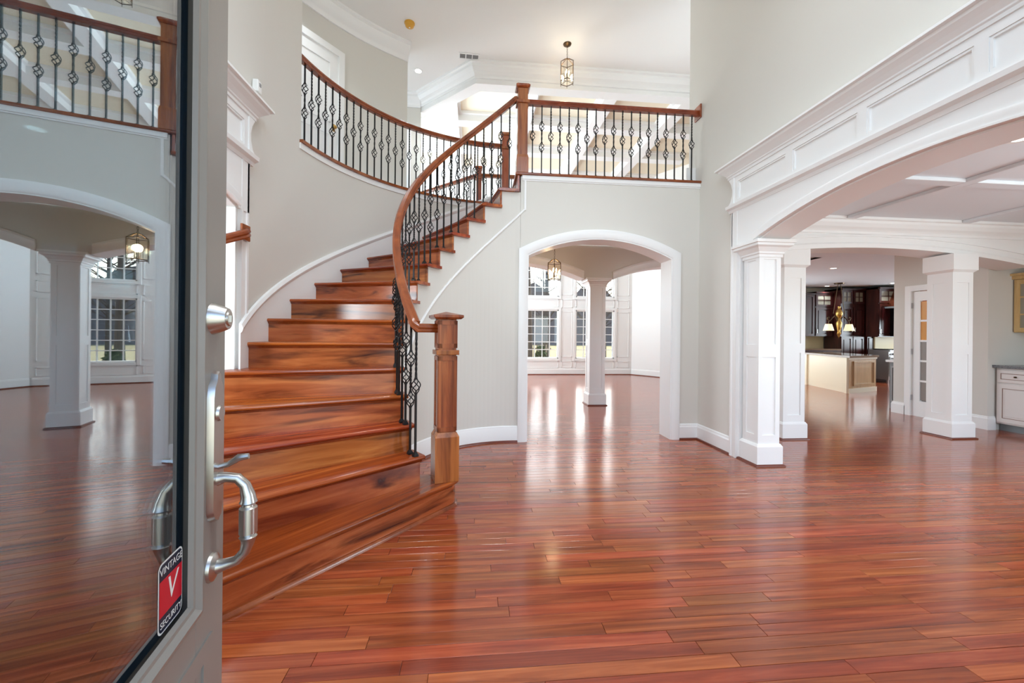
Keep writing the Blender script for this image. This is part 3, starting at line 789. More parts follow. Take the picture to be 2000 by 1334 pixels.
for i, (ya, yb) in enumerate(((4.50, 4.97), (4.02, 4.49))):
    t = thing('bar_wall_cabinet', ('maple glass-front wall cabinet above the bar, far one', 'maple glass-front wall cabinet above the bar, near one')[i], 'cabinet', (0, 0, 0), 0, 'bar wall cabinets')
    MB().box(7.55, 7.85, ya, yb, 1.36, 2.1).build('body', 'maple', t)
    m = MB(); m.box(7.52, 7.85, ya - .01, yb + .01, 2.1, 2.15); m.box(7.49, 7.85, ya - .03, yb + .02, 2.15, 2.18); m.build('cornice', 'maple', t)
    m = MB(); w = .055
    for a, b, c, d in ((ya + .01, yb - .01, 1.37, 1.37 + w), (ya + .01, yb - .01, 2.09 - w, 2.09), (ya + .01, ya + .01 + w, 1.37 + w, 2.09 - w), (yb - .01 - w, yb - .01, 1.37 + w, 2.09 - w)): m.box(7.53, 7.55, a, b, c, d)
    for zz in (1.60, 1.84): m.box(7.5325, 7.5495, ya + .065, yb - .065, zz, zz + .018)
    m.box(7.534, 7.548, (ya + yb) / 2 - .009, (ya + yb) / 2 + .009, 1.425, 2.035)
    d = m.build('door', 'maple', t)
    for k in range(3):
        for a, b in ((ya + .065, (ya + yb) / 2 - .01), ((ya + yb) / 2 + .01, yb - .065)):
            MB().box(7.545, 7.549, a, b, (1.425, 1.62, 1.86)[k], (1.60, 1.84, 2.03)[k]).build('pane', 'cab_pane', d)
tag(MB().box(7.835, 7.85, 4.78, 4.85, 1.08, 1.19).build('bar_outlet', 'plastic', bevel=.003), 'white wall outlet above granite backsplash', 'outlet')

# ------------------------------------------------------------------ kitchen
struct('wall_kitchen_back', MB().box(6.35, 14.2, 11.4, 11.5, 0, 2.75), 'wall', 'kitchen back wall behind dark cabinets')
struct('wall_kitchen_side', MB().box(14.1, 14.2, -.2, 11.5, 0, 2.75), 'wall', 'kitchen side wall far right')
def cab(name, label, x0, x1, yf, yb, z0, z1, mat, doors, glasstop=False, group=None):
    t = thing(name, label, 'cabinet', (0, 0, 0), 0, group)
    MB().box(x0, x1, yf, yb, z0, z1).build('body', mat, t)
    n = doors; w = (x1 - x0) / n
    for i in range(n):
        a, b = x0 + i * w + .012, x0 + (i + 1) * w - .012
        segs = [(z0 + .015, z1 - .47), (z1 - .44, z1 - .05)] if glasstop else [(z0 + .015, z1 - .05)]
        if glasstop == 2: segs = [(z0 + .1, 1.28), (1.34, z1 - .55), (z1 - .44, z1 - .05)]
        for j, (c, d) in enumerate(segs):
            gl = glasstop and j == len(segs) - 1
            m = MB(); q = .06
            for e, f, g, h in ((a, b, c, c + q), (a, b, d - q, d), (a, a + q, c + q, d - q), (b - q, b, c + q, d - q)): m.box(e, f, yf - .025, yf, g, h)
            o = m.build('door', mat, t)
            if gl:
                m = MB(); m.box(a + q, b - q, yf - .01, yf - .004, c + q, d - q); m.build('pane', 'cab_pane', o)
                m = MB(); m.box((a + b) / 2 - .01, (a + b) / 2 + .01, yf - .022, yf - .011, c + q, d - q); m.box(a + q, b - q, yf - .022, yf - .011, (c + d) / 2 - .01, (c + d) / 2 + .01); m.build('muntins', mat, o)
            else:
                m = MB(); m.box(a + q + .03, b - q - .03, yf - .02, yf, c + q + .03, d - q - .03); m.build('raised_panel', mat, o)
                hx = b - .03 if i % 2 == 0 and n > 1 else a + .03
                m = MB(); m.tube([(hx, yf - .025, c + .08), (hx, yf - .05, c + .08), (hx, yf - .05, c + .2), (hx, yf - .025, c + .2)], .007); m.build('handle', 'nickel', o)
    m = MB(); m.box(x0, x1, yf - .05, yb, z1 - .045, z1); m.build('cornice', mat, t)
    return t
cab('kitchen_wall_cabinet', 'mahogany wall cabinet at left end of the kitchen run', 8.9, 10.04, 11.05, 11.35, 1.28, 2.55, 'darkwood', 2)
cab('kitchen_wall_cabinet', 'mahogany glass-topped wall cabinet left of the tall pantry', 10.06, 10.62, 11.05, 11.35, 1.28, 2.6, 'darkwood', 1, True)
cab('pantry_cabinet', 'tall mahogany pantry cabinet with glass top behind chandelier', 10.64, 11.4, 10.8, 11.35, 0, 2.68, 'darkwood', 2, 2)
cab('kitchen_wall_cabinet', 'mahogany glass-topped wall cabinet beside the copper hood', 11.35, 11.95, 10.35, 10.7, 1.28, 2.68, 'darkwood', 1, True)
t = thing('refrigerator_panel', 'dark mahogany panelled cabinet block between pantry and range', 'cabinet')
MB().box(11.42, 12.3, 10.72, 11.35, 0, 2.7).build('body', 'darkwood', t); MB().box(11.45, 12.2, 10.70, 10.72, .1, 1.25).build('door', 'darkwood', t, bevel=.01)
# backsplash, base cabinets
tag(MB().box(8.9, 10.63, 11.36, 11.399, .92, 1.28).build('backsplash', 'tile'), 'cream tile backsplash left of the pantry', 'backsplash')
tag(MB().box(11.6, 13.4, 10.66, 10.70, .9, 1.5).build('backsplash', 'tile'), 'cream tile backsplash behind the cooktop', 'backsplash')
cab('kitchen_base_cabinet', 'mahogany base cabinet behind island, left run', 8.9, 10.62, 10.80, 11.35, 0, .88, 'darkwood', 3)
tag(MB().box(8.9, 10.62, 10.74, 11.35, .882, .92).build('kitchen_countertop', 'granite_tan'), 'tan granite counter left of the pantry', 'countertop')
t = thing('range_oven', 'stainless range with black oven window under the hood', 'oven', (11.75, 10.05, 0))
MB().box(-.38, .38, .02, .6, .1, .88).build('body', 'steel', t)
m = MB().box(-.36, .36, -.01, .02, .2, .74); d = m.build('oven_door', 'steel', t, bevel=.006)
MB().box(-.25, .25, -.016, -.008, .36, .62).build('window', 'black', d)
MB().tube([(-.3, -.01, .70), (-.3, -.05, .70), (.3, -.05, .70), (.3, -.01, .70)], .012).build('handle', 'steel', d)
m = MB(); m.box(-.38, .38, -.02, .6, .88, .92); m.build('cooktop', 'steel', t)
m = MB()
for i in range(4): m.box(-.34 + i * .18, -.22 + i * .18, .06, .5, .92, .945)
m.build('burner_grate', 'black', t)
m = MB()
for i in range(4): m.lathe([(.0, 0), (.0, .02)], 4)
for i in range(5):
    m.tube([(-.28 + i * .14, .0, .81), (-.28 + i * .14, -.03, .81)], .022, 10)
m.build('control_knob', 'black', t)
m = MB(); [m.box(a, a + .04, .05, .09, 0, .1) for a in (-.36, .32)]; m.build('foot', 'steel', t)
t = thing('range_hood', 'copper range hood on dark arched mantel in kitchen', 'range hood', (12.25, 10.3, 0))
m = MB(); m.frust(1.3, .8, 2.1, 2.66, 0, .05, .7, .5); m.build('copper_canopy', 'copper', t)
m = MB(); n = 16
for i in range(n):
    a, b = -.68 + 1.36 * i / n, -.68 + 1.36 * (i + 1) / n
    f = lambda x: 1.72 + .26 * max(0, 1 - (x / .55) ** 2) if abs(x) < .55 else 1.55
    q = [(a, f(a)), (b, f(b)), (b, 2.1), (a, 2.1)]
    m.add([(x, -.33, z) for x, z in q] + [(x, -.25, z) for x, z in q], [(0, 1, 2, 3), (7, 6, 5, 4), (0, 4, 5, 1)])
m.box(-.72, .72, -.36, .35, 2.08, 2.13); m.build('mantel', 'grey_cab', t)
MB().box(-.55, .55, -.2, .34, 1.3, 2.08).build('recess', 'black', t)
# island
t = thing('kitchen_island', 'cream kitchen island with tan granite top', 'island')
poly = [(8.42, 8.32), (9.55, 8.72), (9.95, 10.3), (8.82, 9.95)]
cen = Vector((sum(p[0] for p in poly) / 4, sum(p[1] for p in poly) / 4))
def shr(k): return [((p[0] - cen.x) * k + cen.x, (p[1] - cen.y) * k + cen.y) for p in poly]
MB().prism(shr(.97), .1, .80).build('body', 'maple', t); MB().prism(shr(1.0), 0, .1).build('plinth', 'cream_cab', t)
m = MB(); m.prism(shr(1.0), .76, .805); m.build('top_rail', 'cream_cab', t)
MB().prism(shr(1.05), .805, .845).build('granite_top', 'granite_tan', t)
m = MB()
P0, P1 = Vector(shr(.985)[3]), Vector(shr(.985)[0])   # face toward the great room
d = (P1 - P0); L_ = d.length; d.normalize(); nn = Vector((d.y, -d.x))
if nn.dot(P0 - cen) < 0: nn = -nn
def slabm(mb, a, b, z0, z1, t0, t1, P=None, dd=None, n_=None):
    P = P0 if P is None else P; dd = d if dd is None else dd; n_ = nn if n_ is None else n_
    vs = []
    for tt in (t0, t1):
        for u, z in ((a, z0), (b, z0), (b, z1), (a, z1)):
            q = P + dd * u + n_ * tt; vs.append((q.x, q.y, z))
    mb.add(vs, [(0, 1, 2, 3), (7, 6, 5, 4), (0, 4, 5, 1), (3, 2, 6, 7), (1, 5, 6, 2), (0, 3, 7, 4)])
slabm(m, 0, L_, .1, .76, 0, .012); m.build('side_panel', 'cream_cab', t)
for u in (0.0, L_ - .09):
    m = MB(); slabm(m, u, u + .09, 0, .80, .0, .05); m.build('corner_post', 'cream_cab', t)
Q0, Q1 = Vector(shr(.985)[0]), Vector(shr(.985)[1]); d2_ = (Q1 - Q0); L2 = d2_.length; d2_.normalize(); n2_ = Vector((d2_.y, -d2_.x))
if n2_.dot(Q0 - cen) < 0: n2_ = -n2_
m = MB(); slabm(m, .18, L2 - .1, .16, .20, 0, .015, Q0, d2_, n2_); slabm(m, .18, L2 - .1, .68, .72, 0, .015, Q0, d2_, n2_); slabm(m, .18, .22, .2, .68, 0, .015, Q0, d2_, n2_); slabm(m, L2 - .14, L2 - .1, .2, .68, 0, .015, Q0, d2_, n2_)
m.build('end_panel_frame', 'maple', t)
# grey cabinet end with white counter near the french door
t = thing('grey_cabinet', 'grey panelled cabinet end past the french door wall', 'cabinet')
MB().box(7.50, 8.1, 6.42, 6.62, .0, .83).build('body', 'grey_cab', t)
m = MB(); m.box(7.488, 7.5, 6.45, 6.59, .12, .15); m.box(7.488, 7.5, 6.45, 6.59, .73, .76); m.box(7.488, 7.5, 6.45, 6.475, .15, .73); m.box(7.488, 7.5, 6.565, 6.59, .15, .73); m.build('panel_frame', 'grille', t)
MB().box(7.46, 8.14, 6.39, 6.66, .83, .87).build('counter', 'plastic', t)
# kitchen chandelier
t = thing('kitchen_chandelier', 'carved gold two-shade island chandelier in kitchen', 'chandelier', (10.0, 10.2, 0))
MB().lathe([(0, 2.748), (.12, 2.748), (.11, 2.72), (0, 2.715)], 16).build('canopy', 'bronze', t, smooth=True)
for s in (-1, 1): MB().tube([(s * .04, 0, 2.72), (s * .17, 0, 1.9)], .008).build('hanging_rod', 'bronze', t)
MB().lathe([(0, 2.12), (.03, 2.1), (.025, 2.05), (.07, 1.98), (.09, 1.9), (.06, 1.82), (.03, 1.78), (.045, 1.72), (.075, 1.64), (.05, 1.5), (.03, 1.42), (.05, 1.36), (.02, 1.28), (0, 1.22)], 14).build('carved_stem', 'brass', t, smooth=True)
for s in (-1, 1):
    m = MB(); m.tube([(s * 0.029, 0, 1.68), (s * 0.081, 0, 1.78), (s * 0.139, 0, 1.84), (s * 0.209, 0, 1.78), (s * 0.273, 0, 1.70), (s * 0.336, 0, 1.74), (s * 0.348, 0, 1.80), (s * 0.313, 0, 1.83), (s * 0.290, 0, 1.78)], .014, 8); m.tube([(s * .307, 0, 1.7), (s * .307, 0, 1.58)], .01); m.build('scroll_arm', 'bronze', t, smooth=True)
    MB().lathe([(.075, 1.62), (.125, 1.44)], 20, (s * .307, 0, 0)).build('fabric_shade', 'shade', t, smooth=True)

# ------------------------------------------------------------------ baseboards in the foyer
m = MB()
hrun(m, [(OA1 + .105, YA, 0), (XR, YA, 0), (XR, 4.09, 0)], BASE, -1)
m.build('baseboard_right', 'white', kind='structure')
hrun(MB(), [(OA1 + .105, YA - .02, 0), (XR - .02, YA - .02, 0), (XR - .02, 4.09, 0)], [(0, 0), (.018, 0), (.015, .014), (0, .02)], -1).build('trim_shoe_right', 'shoe', kind='structure')
AB = [radians(a) for a in range(200, 89, -3)] + [radians(90)]
m = MB(); pts = [pol(RW, a) for a in AB] + [(OA0 - .105, YA + .0, 0)]
m.sweep(pts, [(-cos(a), -sin(a), 0) for a in AB] + [(0, -1, 0)], [(0, 0, 1)] * len(pts), BASE); m.build('baseboard_left', 'white', kind='structure', smooth=True)
m = MB(); m.sweep(pts, [(-cos(a), -sin(a), 0) for a in AB] + [(0, -1, 0)], [(0, 0, 1)] * len(pts), [(.018, 0), (.04, 0), (.036, .014), (.018, .022)]); m.build('trim_shoe_left', 'shoe', kind='structure', smooth=True)
# rosette-level moulding under the stringer
m = MB(); ks = [3 + 13 * i / 40 for i in range(41)]
m.sweep([pol(RW, phi(k), k * RISE - .56) for k in ks], [(-cos(phi(k)), -sin(phi(k)), 0) for k in ks], [(0, 0, 1)] * 41, [(0, 0), (.012, 0), (.016, .012), (.01, .03), (0, .034)])
m.sweep([pol(RW, phi(16), FL2 - .56), (.60, YA, FL2 - .44)], [(0, -1, 0)] * 2, [(0, 0, 1)] * 2, [(0, 0), (.012, 0), (.016, .012), (.01, .03), (0, .034)])
m.box(.588, .61, YA - .0125, YA, FL2 - .44, FL2 - .05)
m.build('trim_stringer', 'white', kind='structure', smooth=True)
# wall skirt following the treads on the drum
m = MB(); ks = [5.6 + 10.2 * i / 40 for i in range(41)]
m.sweep([pol(RO, phi(k), k * RISE) for k in ks], [(-cos(phi(k)), -sin(phi(k)), 0) for k in ks], [(0, 0, 1)] * 41, [(0, -.3), (.012, -.3), (.012, .15), (.022, .16), (.03, .185), (.018, .215), (0, .22)])
m.build('trim_stair_skirt', 'white', kind='structure', smooth=True)
# balcony and hall edge trims
m = MB(); m.box(.52, XR + .02, YA - .035, YA + .12, FL2 - .03, FL2); m.build('trim_balcony_nosing', 'rail', kind='structure', bevel=.008)
m = MB(); m.box(.56, XR, YA - .018, YA, FL2 - .075, FL2 - .03); m.box(.56, XR, YA - .008, YA, FL2 - .09, FL2 - .075); m.build('trim_balcony_fascia', 'white', kind='structure')
m = drum(MB(), RO - .035, RO + .16, 166.5, 91, FL2 - .03, FL2, 40); m.build('trim_hall_nosing', 'rail', kind='structure', smooth=True)
m = drum(MB(), RO - .014, RO, 166.5, 91, FL2 - .09, FL2 - .03, 40); m.build('trim_hall_fascia', 'white', kind='structure', smooth=True)

# ------------------------------------------------------------------ staircase
st = thing('staircase', 'curved tigerwood staircase with dark figured risers', 'staircase', (CX, CY, 0))
NOSE = [(.014, 0), (.004, -.006), (0, -.015), (.004, -.025), (.014, -.03)]
def rot2(x, y, a): return (x * cos(a) - y * sin(a), x * sin(a) + y * cos(a))
for k in range(1, 16):
    A = phi(k); dA = phi(k) - phi(k + 1)          # positive; going up = clockwise
    tr_ = bpy.data.objects.new('tread', None)
    # local frame: +x radial along the nosing line, -y = direction of climb
    r0, r1 = RI - .012, RO + (.2 if k < 6 else -.002)
    m = MB(); rs = [r0 + (r1 - r0) * j / 8 for j in range(9)]
    if k == 1: rs = [.905 + (2.5 - .905) * j / 8 for j in range(9)]
    prof_n = len(NOSE); rows = []
    for r in rs:
        row = [(r, -s, z) for s, z in NOSE]
        bx_, by_ = rot2(r if k != 5 else r0 + (r - r0) * (RO - .04 - r0) / (r1 - r0), -.05, -dA)
        row += [(bx_, by_, -.03), (bx_, by_, 0)]
        rows.append(row)
    n = len(rows[0]); vs = [p for row in rows for p in row]
    fs = [(i * n + j, i * n + (j + 1) % n, (i + 1) * n + (j + 1) % n, (i + 1) * n + j) for i in range(8) for j in range(n)] + [tuple(range(n)), tuple(range(8 * n, 9 * n))]
    m.add(vs, fs)
    if k == 1:
        def step_outline(ins):
            q = [(2.49, -ins), (.905, -ins)]
            q += [(.905 - (.135 - ins) * sin(t * pi / 12), -.135 + (.135 - ins) * cos(t * pi / 12)) for t in range(1, 13)]
            q += [(1.12, -.27 + ins), rot2(1.45, -.06, -dA), rot2(2.46, -.06, -dA)]
            q += [(2.49 + (.16 - ins) * cos(t), -.16 + (.16 - ins) * sin(t)) for t in [-pi / 2 + pi * u / 12 for u in range(0, 12)]]
            return q
        m = MB().prism(step_outline(0), -.03, 0)
    o = m.build('tread', 'tread', st, smooth=(k > 1), bevel=.012 if k == 1 else 0, seg=4)
    o.location = (0, 0, k * RISE); o.rotation_euler = (0, 0, A)
    # scotia under the nosing
    s = MB(); s.sweep([(r0 + .02 if k > 1 else .905, 0, 0), (r1, 0, 0)], [(0, -1, 0)] * 2, [(0, 0, 1)] * 2, [(.012, -.03), (.03, -.03), (.03, -.048), (.024, -.046), (.016, -.036)])
    s.build('scotia_moulding', 'rail', o)
    # riser below the tread
    rm = MB(); rr0, rr1 = RI + .016, RO + (.2 if k < 6 else -.002)
    if k == 1: rr0, rr1 = .905, 2.5
    if k == 1: rm.prism(step_outline(.03), -RISE + .002, -.031)
    else: rm.box(rr0, rr1, -.05, -.028, -RISE, -.03)
    o2 = rm.build('riser', 'riser', st); o2.location = (0, 0, k * RISE); o2.rotation_euler = (0, 0, A)
    if k == 1:
        s = MB()
        pts = [(2.5, -.03, -RISE), (.905, -.03, -RISE)] + [(.905 - .105 * sin(q * pi / 10), -.135 + .105 * cos(q * pi / 10), -RISE) for q in range(1, 11)]
        hrun(s, pts, [(0, 0), (.02, 0), (.018, .014), (.01, .024), (0, .026)], -1); s.build('shoe_moulding', 'rail', o2, smooth=True)
# top riser to the landing
rm = MB(); rm.box(RI + .016, RO - .002, -.05, -.028, -RISE, -.03); o2 = rm.build('riser', 'riser', st); o2.location = (0, 0, FL2); o2.rotation_euler = (0, 0, phi(16))
m = MB(); m.box(RI - .012, RO - .002, -.07, 0, -.03, 0); o2 = m.build('landing_nosing', 'tread', st, bevel=.01); o2.location = (0, 0, FL2); o2.rotation_euler = (0, 0, phi(16))

# ------------------------------------------------------------------ balusters
BR = .0065
def bar_mesh(L, baskets):
    """square iron bar of length L from z=0, twisted between / beside its baskets"""
    zs = []; m = MB()
    gaps = [(c - .055, c + .055) for c in baskets]
    if len(baskets) == 2: tw = (baskets[0] + .06, baskets[1] - .06)
    else: tw = (baskets[0] + .08, min(L - .05, baskets[0] + .33))
    zs = [L * i / int(L / .014) for i in range(int(L / .014) + 1)]
    for a, b in gaps: zs = [z for z in zs if not a - .001 < z < b + .001] + [a, a + .0005, b - .0005, b]
    zs.sort(); vs = []
    for zz in zs:
        ang = max(0, min(zz, tw[1]) - tw[0]) / (tw[1] - tw[0]) * pi * 3.5
        rr = .0012 if any(a + .0002 < zz < b - .0002 for a, b in gaps) else BR * 1.414
        vs += [(rr * cos(ang + pi / 4 + q * pi / 2), rr * sin(ang + pi / 4 + q * pi / 2), zz) for q in range(4)]
    n = len(zs) - 1
    m.add(vs, [(i * 4 + q, i * 4 + (q + 1) % 4, i * 4 + 4 + (q + 1) % 4, i * 4 + 4 + q) for i in range(n) for q in range(4)] + [(0, 1, 2, 3), tuple(range(n * 4, n * 4 + 4))])
    o = m.build('baluster', 'iron'); d = o.data; bpy.data.objects.remove(o); return d
def basket_data():
    m = MB()
    for q in range(4):
        pts = []
        for i in range(11):
            u = i / 10; r = .006 + .026 * sin(pi * u); a = q * pi / 2 + u * pi * 1.1
            pts.append((r * cos(a), r * sin(a), -.055 + .11 * u))
        m.tube(pts, .0042, 5)
    for z in (-.058, .052): m.lathe([(0, z), (.012, z), (.012, z + .008), (0, z + .008)], 8)
    o = m.build('basket', 'iron', smooth=True); d = o.data; bpy.data.objects.remove(o); return d
def shoe_data():
    m = MB(); m.frust(.034, .034, 0, .012); m.frust(.034, .018, .012, .03)
    o = m.build('shoe', 'iron'); d = o.data; bpy.data.objects.remove(o); return d
BK, SH = basket_data(), shoe_data()
BC = {}
def baluster(par, loc, L, double, rz=0):
    key = (round(L, 3), double)
    if key not in BC:
        bs = [L * .40, L * .70] if double else [L * .56]
        BC[key] = (bar_mesh(L, bs), bs)
    d, bs = BC[key]
    o = bpy.data.objects.new('baluster', d); C.objects.link(o); o.parent = par; o.location = loc; o.rotation_euler = (0, 0, rz)
    for z in bs:
        b = bpy.data.objects.new('basket', BK); C.objects.link(b); b.parent = o; b.location = (0, 0, z); b.rotation_euler = (0, 0, .5)
    s = bpy.data.objects.new('shoe', SH); C.objects.link(s); s.parent = o
RAILP = [(-.03, -.022), (-.026, -.032), (.026, -.032), (.03, -.022), (.026, -.008), (.033, .004), (.03, .022), (.016, .032), (-.016, .032), (-.03, .022), (-.033, .004), (-.026, -.008)]
def railsweep(m, pts, scale=1.0):
    pts = [Vector(p) for p in pts]; A, B = [], []
    for i in range(len(pts)):
        t = (pts[min(i + 1, len(pts) - 1)] - pts[max(i - 1, 0)]).normalized()
        h = Vector((t.y, -t.x, 0)); h = h.normalized() if h.length > 1e-4 else Vector((1, 0, 0))
        A.append(h); B.append(h.cross(t) if h.cross(t).z > 0 else -h.cross(t))
    m.sweep(pts, A, B, [(u * scale, w * scale) for u, w in RAILP]); return m
def newel(par, name, loc, rz, h, w=.14, base=.34, bw=.18, cap=.21, band=None, panel=True, pyramid=True):
    n = MB().frust(w, w, 0, h).build(name, 'newel', par, bevel=.004); n.location = loc; n.rotation_euler = (0, 0, rz)
    m = MB(); m.frust(bw, bw, 0, base - .02); m.frust(bw, w + .006, base - .02, base + .015); m.build('base_block', 'newel', n, bevel=.003)
    m = MB(); m.frust(cap * .86, cap, h, h + .012); m.frust(cap, cap, h + .012, h + .03)
    m.frust(cap, .01 if pyramid else cap * .8, h + .03, h + (.055 if pyramid else .05)); m.build('cap', 'newel', n, bevel=.002)
    if band: MB().frust(w + .035, w + .035, band, band + .035).build('band', 'newel', n, bevel=.004)
    if panel:
        m = MB(); q = .022; t_ = .006
        zz = [(base + .02, (band or h) - .01)] + ([(band + .05, h - .01)] if band else [])
        for sx in range(4):
            b0 = len(m.v)
            for z0, z1 in zz:
                for a, b, c, d in ((-w / 2, w / 2, z0, z0 + q * 1.4), (-w / 2, w / 2, z1 - q * 1.4, z1), (-w / 2, -w / 2 + q, z0, z1), (w / 2 - q, w / 2, z0, z1)): m.box(a, b, -w / 2 - t_, -w / 2, c, d)
            m.xf(Matrix.Rotation(sx * pi / 2, 4, 'Z'), b0)
        m.build('panel_frame', 'newel', n)
    return n

# inner balustrade of the stair
RB = RI + .055
bt = thing('stair_balustrade', 'curved wood handrail with iron basket balusters along the stair', 'balustrade', (CX, CY, 0))
NW = Vector((-.20, 3.03, 0)); 
newel(bt, 'newel_post', (NW.x - CX, NW.y - CY, RISE), radians(16), 1.18, w=.132, base=.345, bw=.175, cap=.215, band=.92)
def rloc(k, r=RB, dz=0.0): a = phi(k); return (r * cos(a), r * sin(a), k * RISE + dz)
RH_ = .885
m = MB()
kk = [2.15 + (16.0 - 2.15) * i / 90 for i in range(91)]
z0 = rloc(2.15, RB, RH_)[2]
pts = [(NW.x - CX - .05, NW.y - CY + .0, z0)] + [rloc(k, RB, RH_) for k in kk]
pts.append((.032, YA + .03 - CY, FL2 + RH_))
railsweep(m, pts); m.build('handrail', 'rail', bt, smooth=True)
for k in range(2, 16):
    for j, (f, dbl) in enumerate(((.2, True), (.68, False))):
        kq = k + f; a = phi(kq)
        L = (kq - k) * RISE + RH_ - .03
        baluster(bt, (RB * cos(a), RB * sin(a), k * RISE), round(L, 3), dbl != (k % 2 == 0), a)
# top newel at the balcony
bb = thing('balcony_balustrade', 'straight balcony railing with wood newel over the centre arch', 'balustrade', (0, YA + .04, FL2))
newel(bb, 'newel_post', (.56, 0, 0), 0, 1.0, w=.118, base=.2, bw=.14, cap=.165, band=.82, panel=False, pyramid=False)
m = MB(); railsweep(m, [(.60, 0, .86), (XR - .01, 0, .86)]); m.build('handrail', 'rail', bb, smooth=True)
MB().box(XR - .02, XR - .001, -.07, .07, .78, .95).build('wall_rosette', 'rail', bb, bevel=.006)
for i in range(19): baluster(bb, (.685 + i * (2.68 - .685) / 18, 0, 0), .835, i % 2 == 1)
# small white plinth block at the right end
tag(MB().box(XR - .12, XR - .001, YA + .09, YA + .11, FL2, FL2 + .2).build('balcony_baseboard_block', 'white'), 'short white baseboard block at right end of balcony', 'baseboard')
# curved hall balustrade
hb = thing('hall_balustrade', 'curved upper hall railing sweeping above the stair wall', 'balustrade', (CX, CY, FL2))
RHB = RO + .05
aa = [radians(167 - (167 - 90.5) * i / 60) for i in range(61)]
m = MB(); railsweep(m, [(RHB * cos(a), RHB * sin(a), .86) for a in aa]); m.build('handrail', 'rail', hb, smooth=True)
newel(hb, 'newel_post', (-.02, RHB, 0), 0, 1.0, w=.10, base=.2, bw=.12, cap=.135, band=.80, panel=False, pyramid=False)
for i in range(30):
    a = radians(165.6 - i * 2.5); baluster(hb, (RHB * cos(a), RHB * sin(a), 0), .835, i % 2 == 1, a)
# rear hall balustrade overlooking the great room
rb = thing('rear_hall_balustrade', 'rear hall railing overlooking the great room', 'balustrade', (0, 7.0, FL2))
newel(rb, 'newel_post', (.075, 0, 0), 0, .92, w=.09, base=.2, bw=.11, cap=.12, band=.75, panel=False, pyramid=False)
m = MB(); railsweep(m, [(.1, 0, .82), (4.95, 0, .82)]); m.build('handrail', 'rail', rb, smooth=True)
m = MB(); railsweep(m, [(.05, 0, .82), (-1.0, 1.0, .82)]); m.build('handrail', 'rail', rb, smooth=True)
for i in range(9): baluster(rb, (.2 + i * .11, 0, 0), .795, i % 2 == 1)
for i in range(12): baluster(rb, (-.01 - i * .085, .06 + i * .081, 0), .795, i % 2 == 0)
# outer (left) balustrade of the lower treads, mostly behind the door
lb = thing('left_stair_balustrade', 'left stair railing ending in a wood rosette by the white casing', 'balustrade', (CX, CY, 0))
RL = RO + .13
a1 = phi(1); newel(lb, 'newel_post', (2.48 * cos(a1 - .06), 2.48 * sin(a1 - .06), RISE), a1, 1.18, w=.132, base=.345, bw=.175, cap=.215, band=.92)
kk = [1.6 + (5.05 - 1.6) * i / 30 for i in range(31)]
m = MB(); railsweep(m, [(2.42 * cos(a1 - .06), 2.42 * sin(a1 - .06), rloc(1.6, RL, RH_)[2])] + [rloc(k, RL, RH_) for k in kk] + [(XL - CX + .07, 3.2 - CY, 2.0), (XL - CX + .06, 3.26 - CY, 2.03)]); m.build('handrail', 'rail', lb, smooth=True)
m = MB(); m.box(XL - CX + .036, XL - CX + .056, 3.22 - CY, 3.33 - CY, 1.97, 2.09); m.build('wall_rosette', 'rail', lb, bevel=.006)
for k in range(2, 5):
    for f, dbl in ((.25, True), (.7, False)):
        a = phi(k + f); baluster(lb, (RL * cos(a), RL * sin(a), k * RISE), round(f * RISE + RH_ - .03, 3), dbl, a)

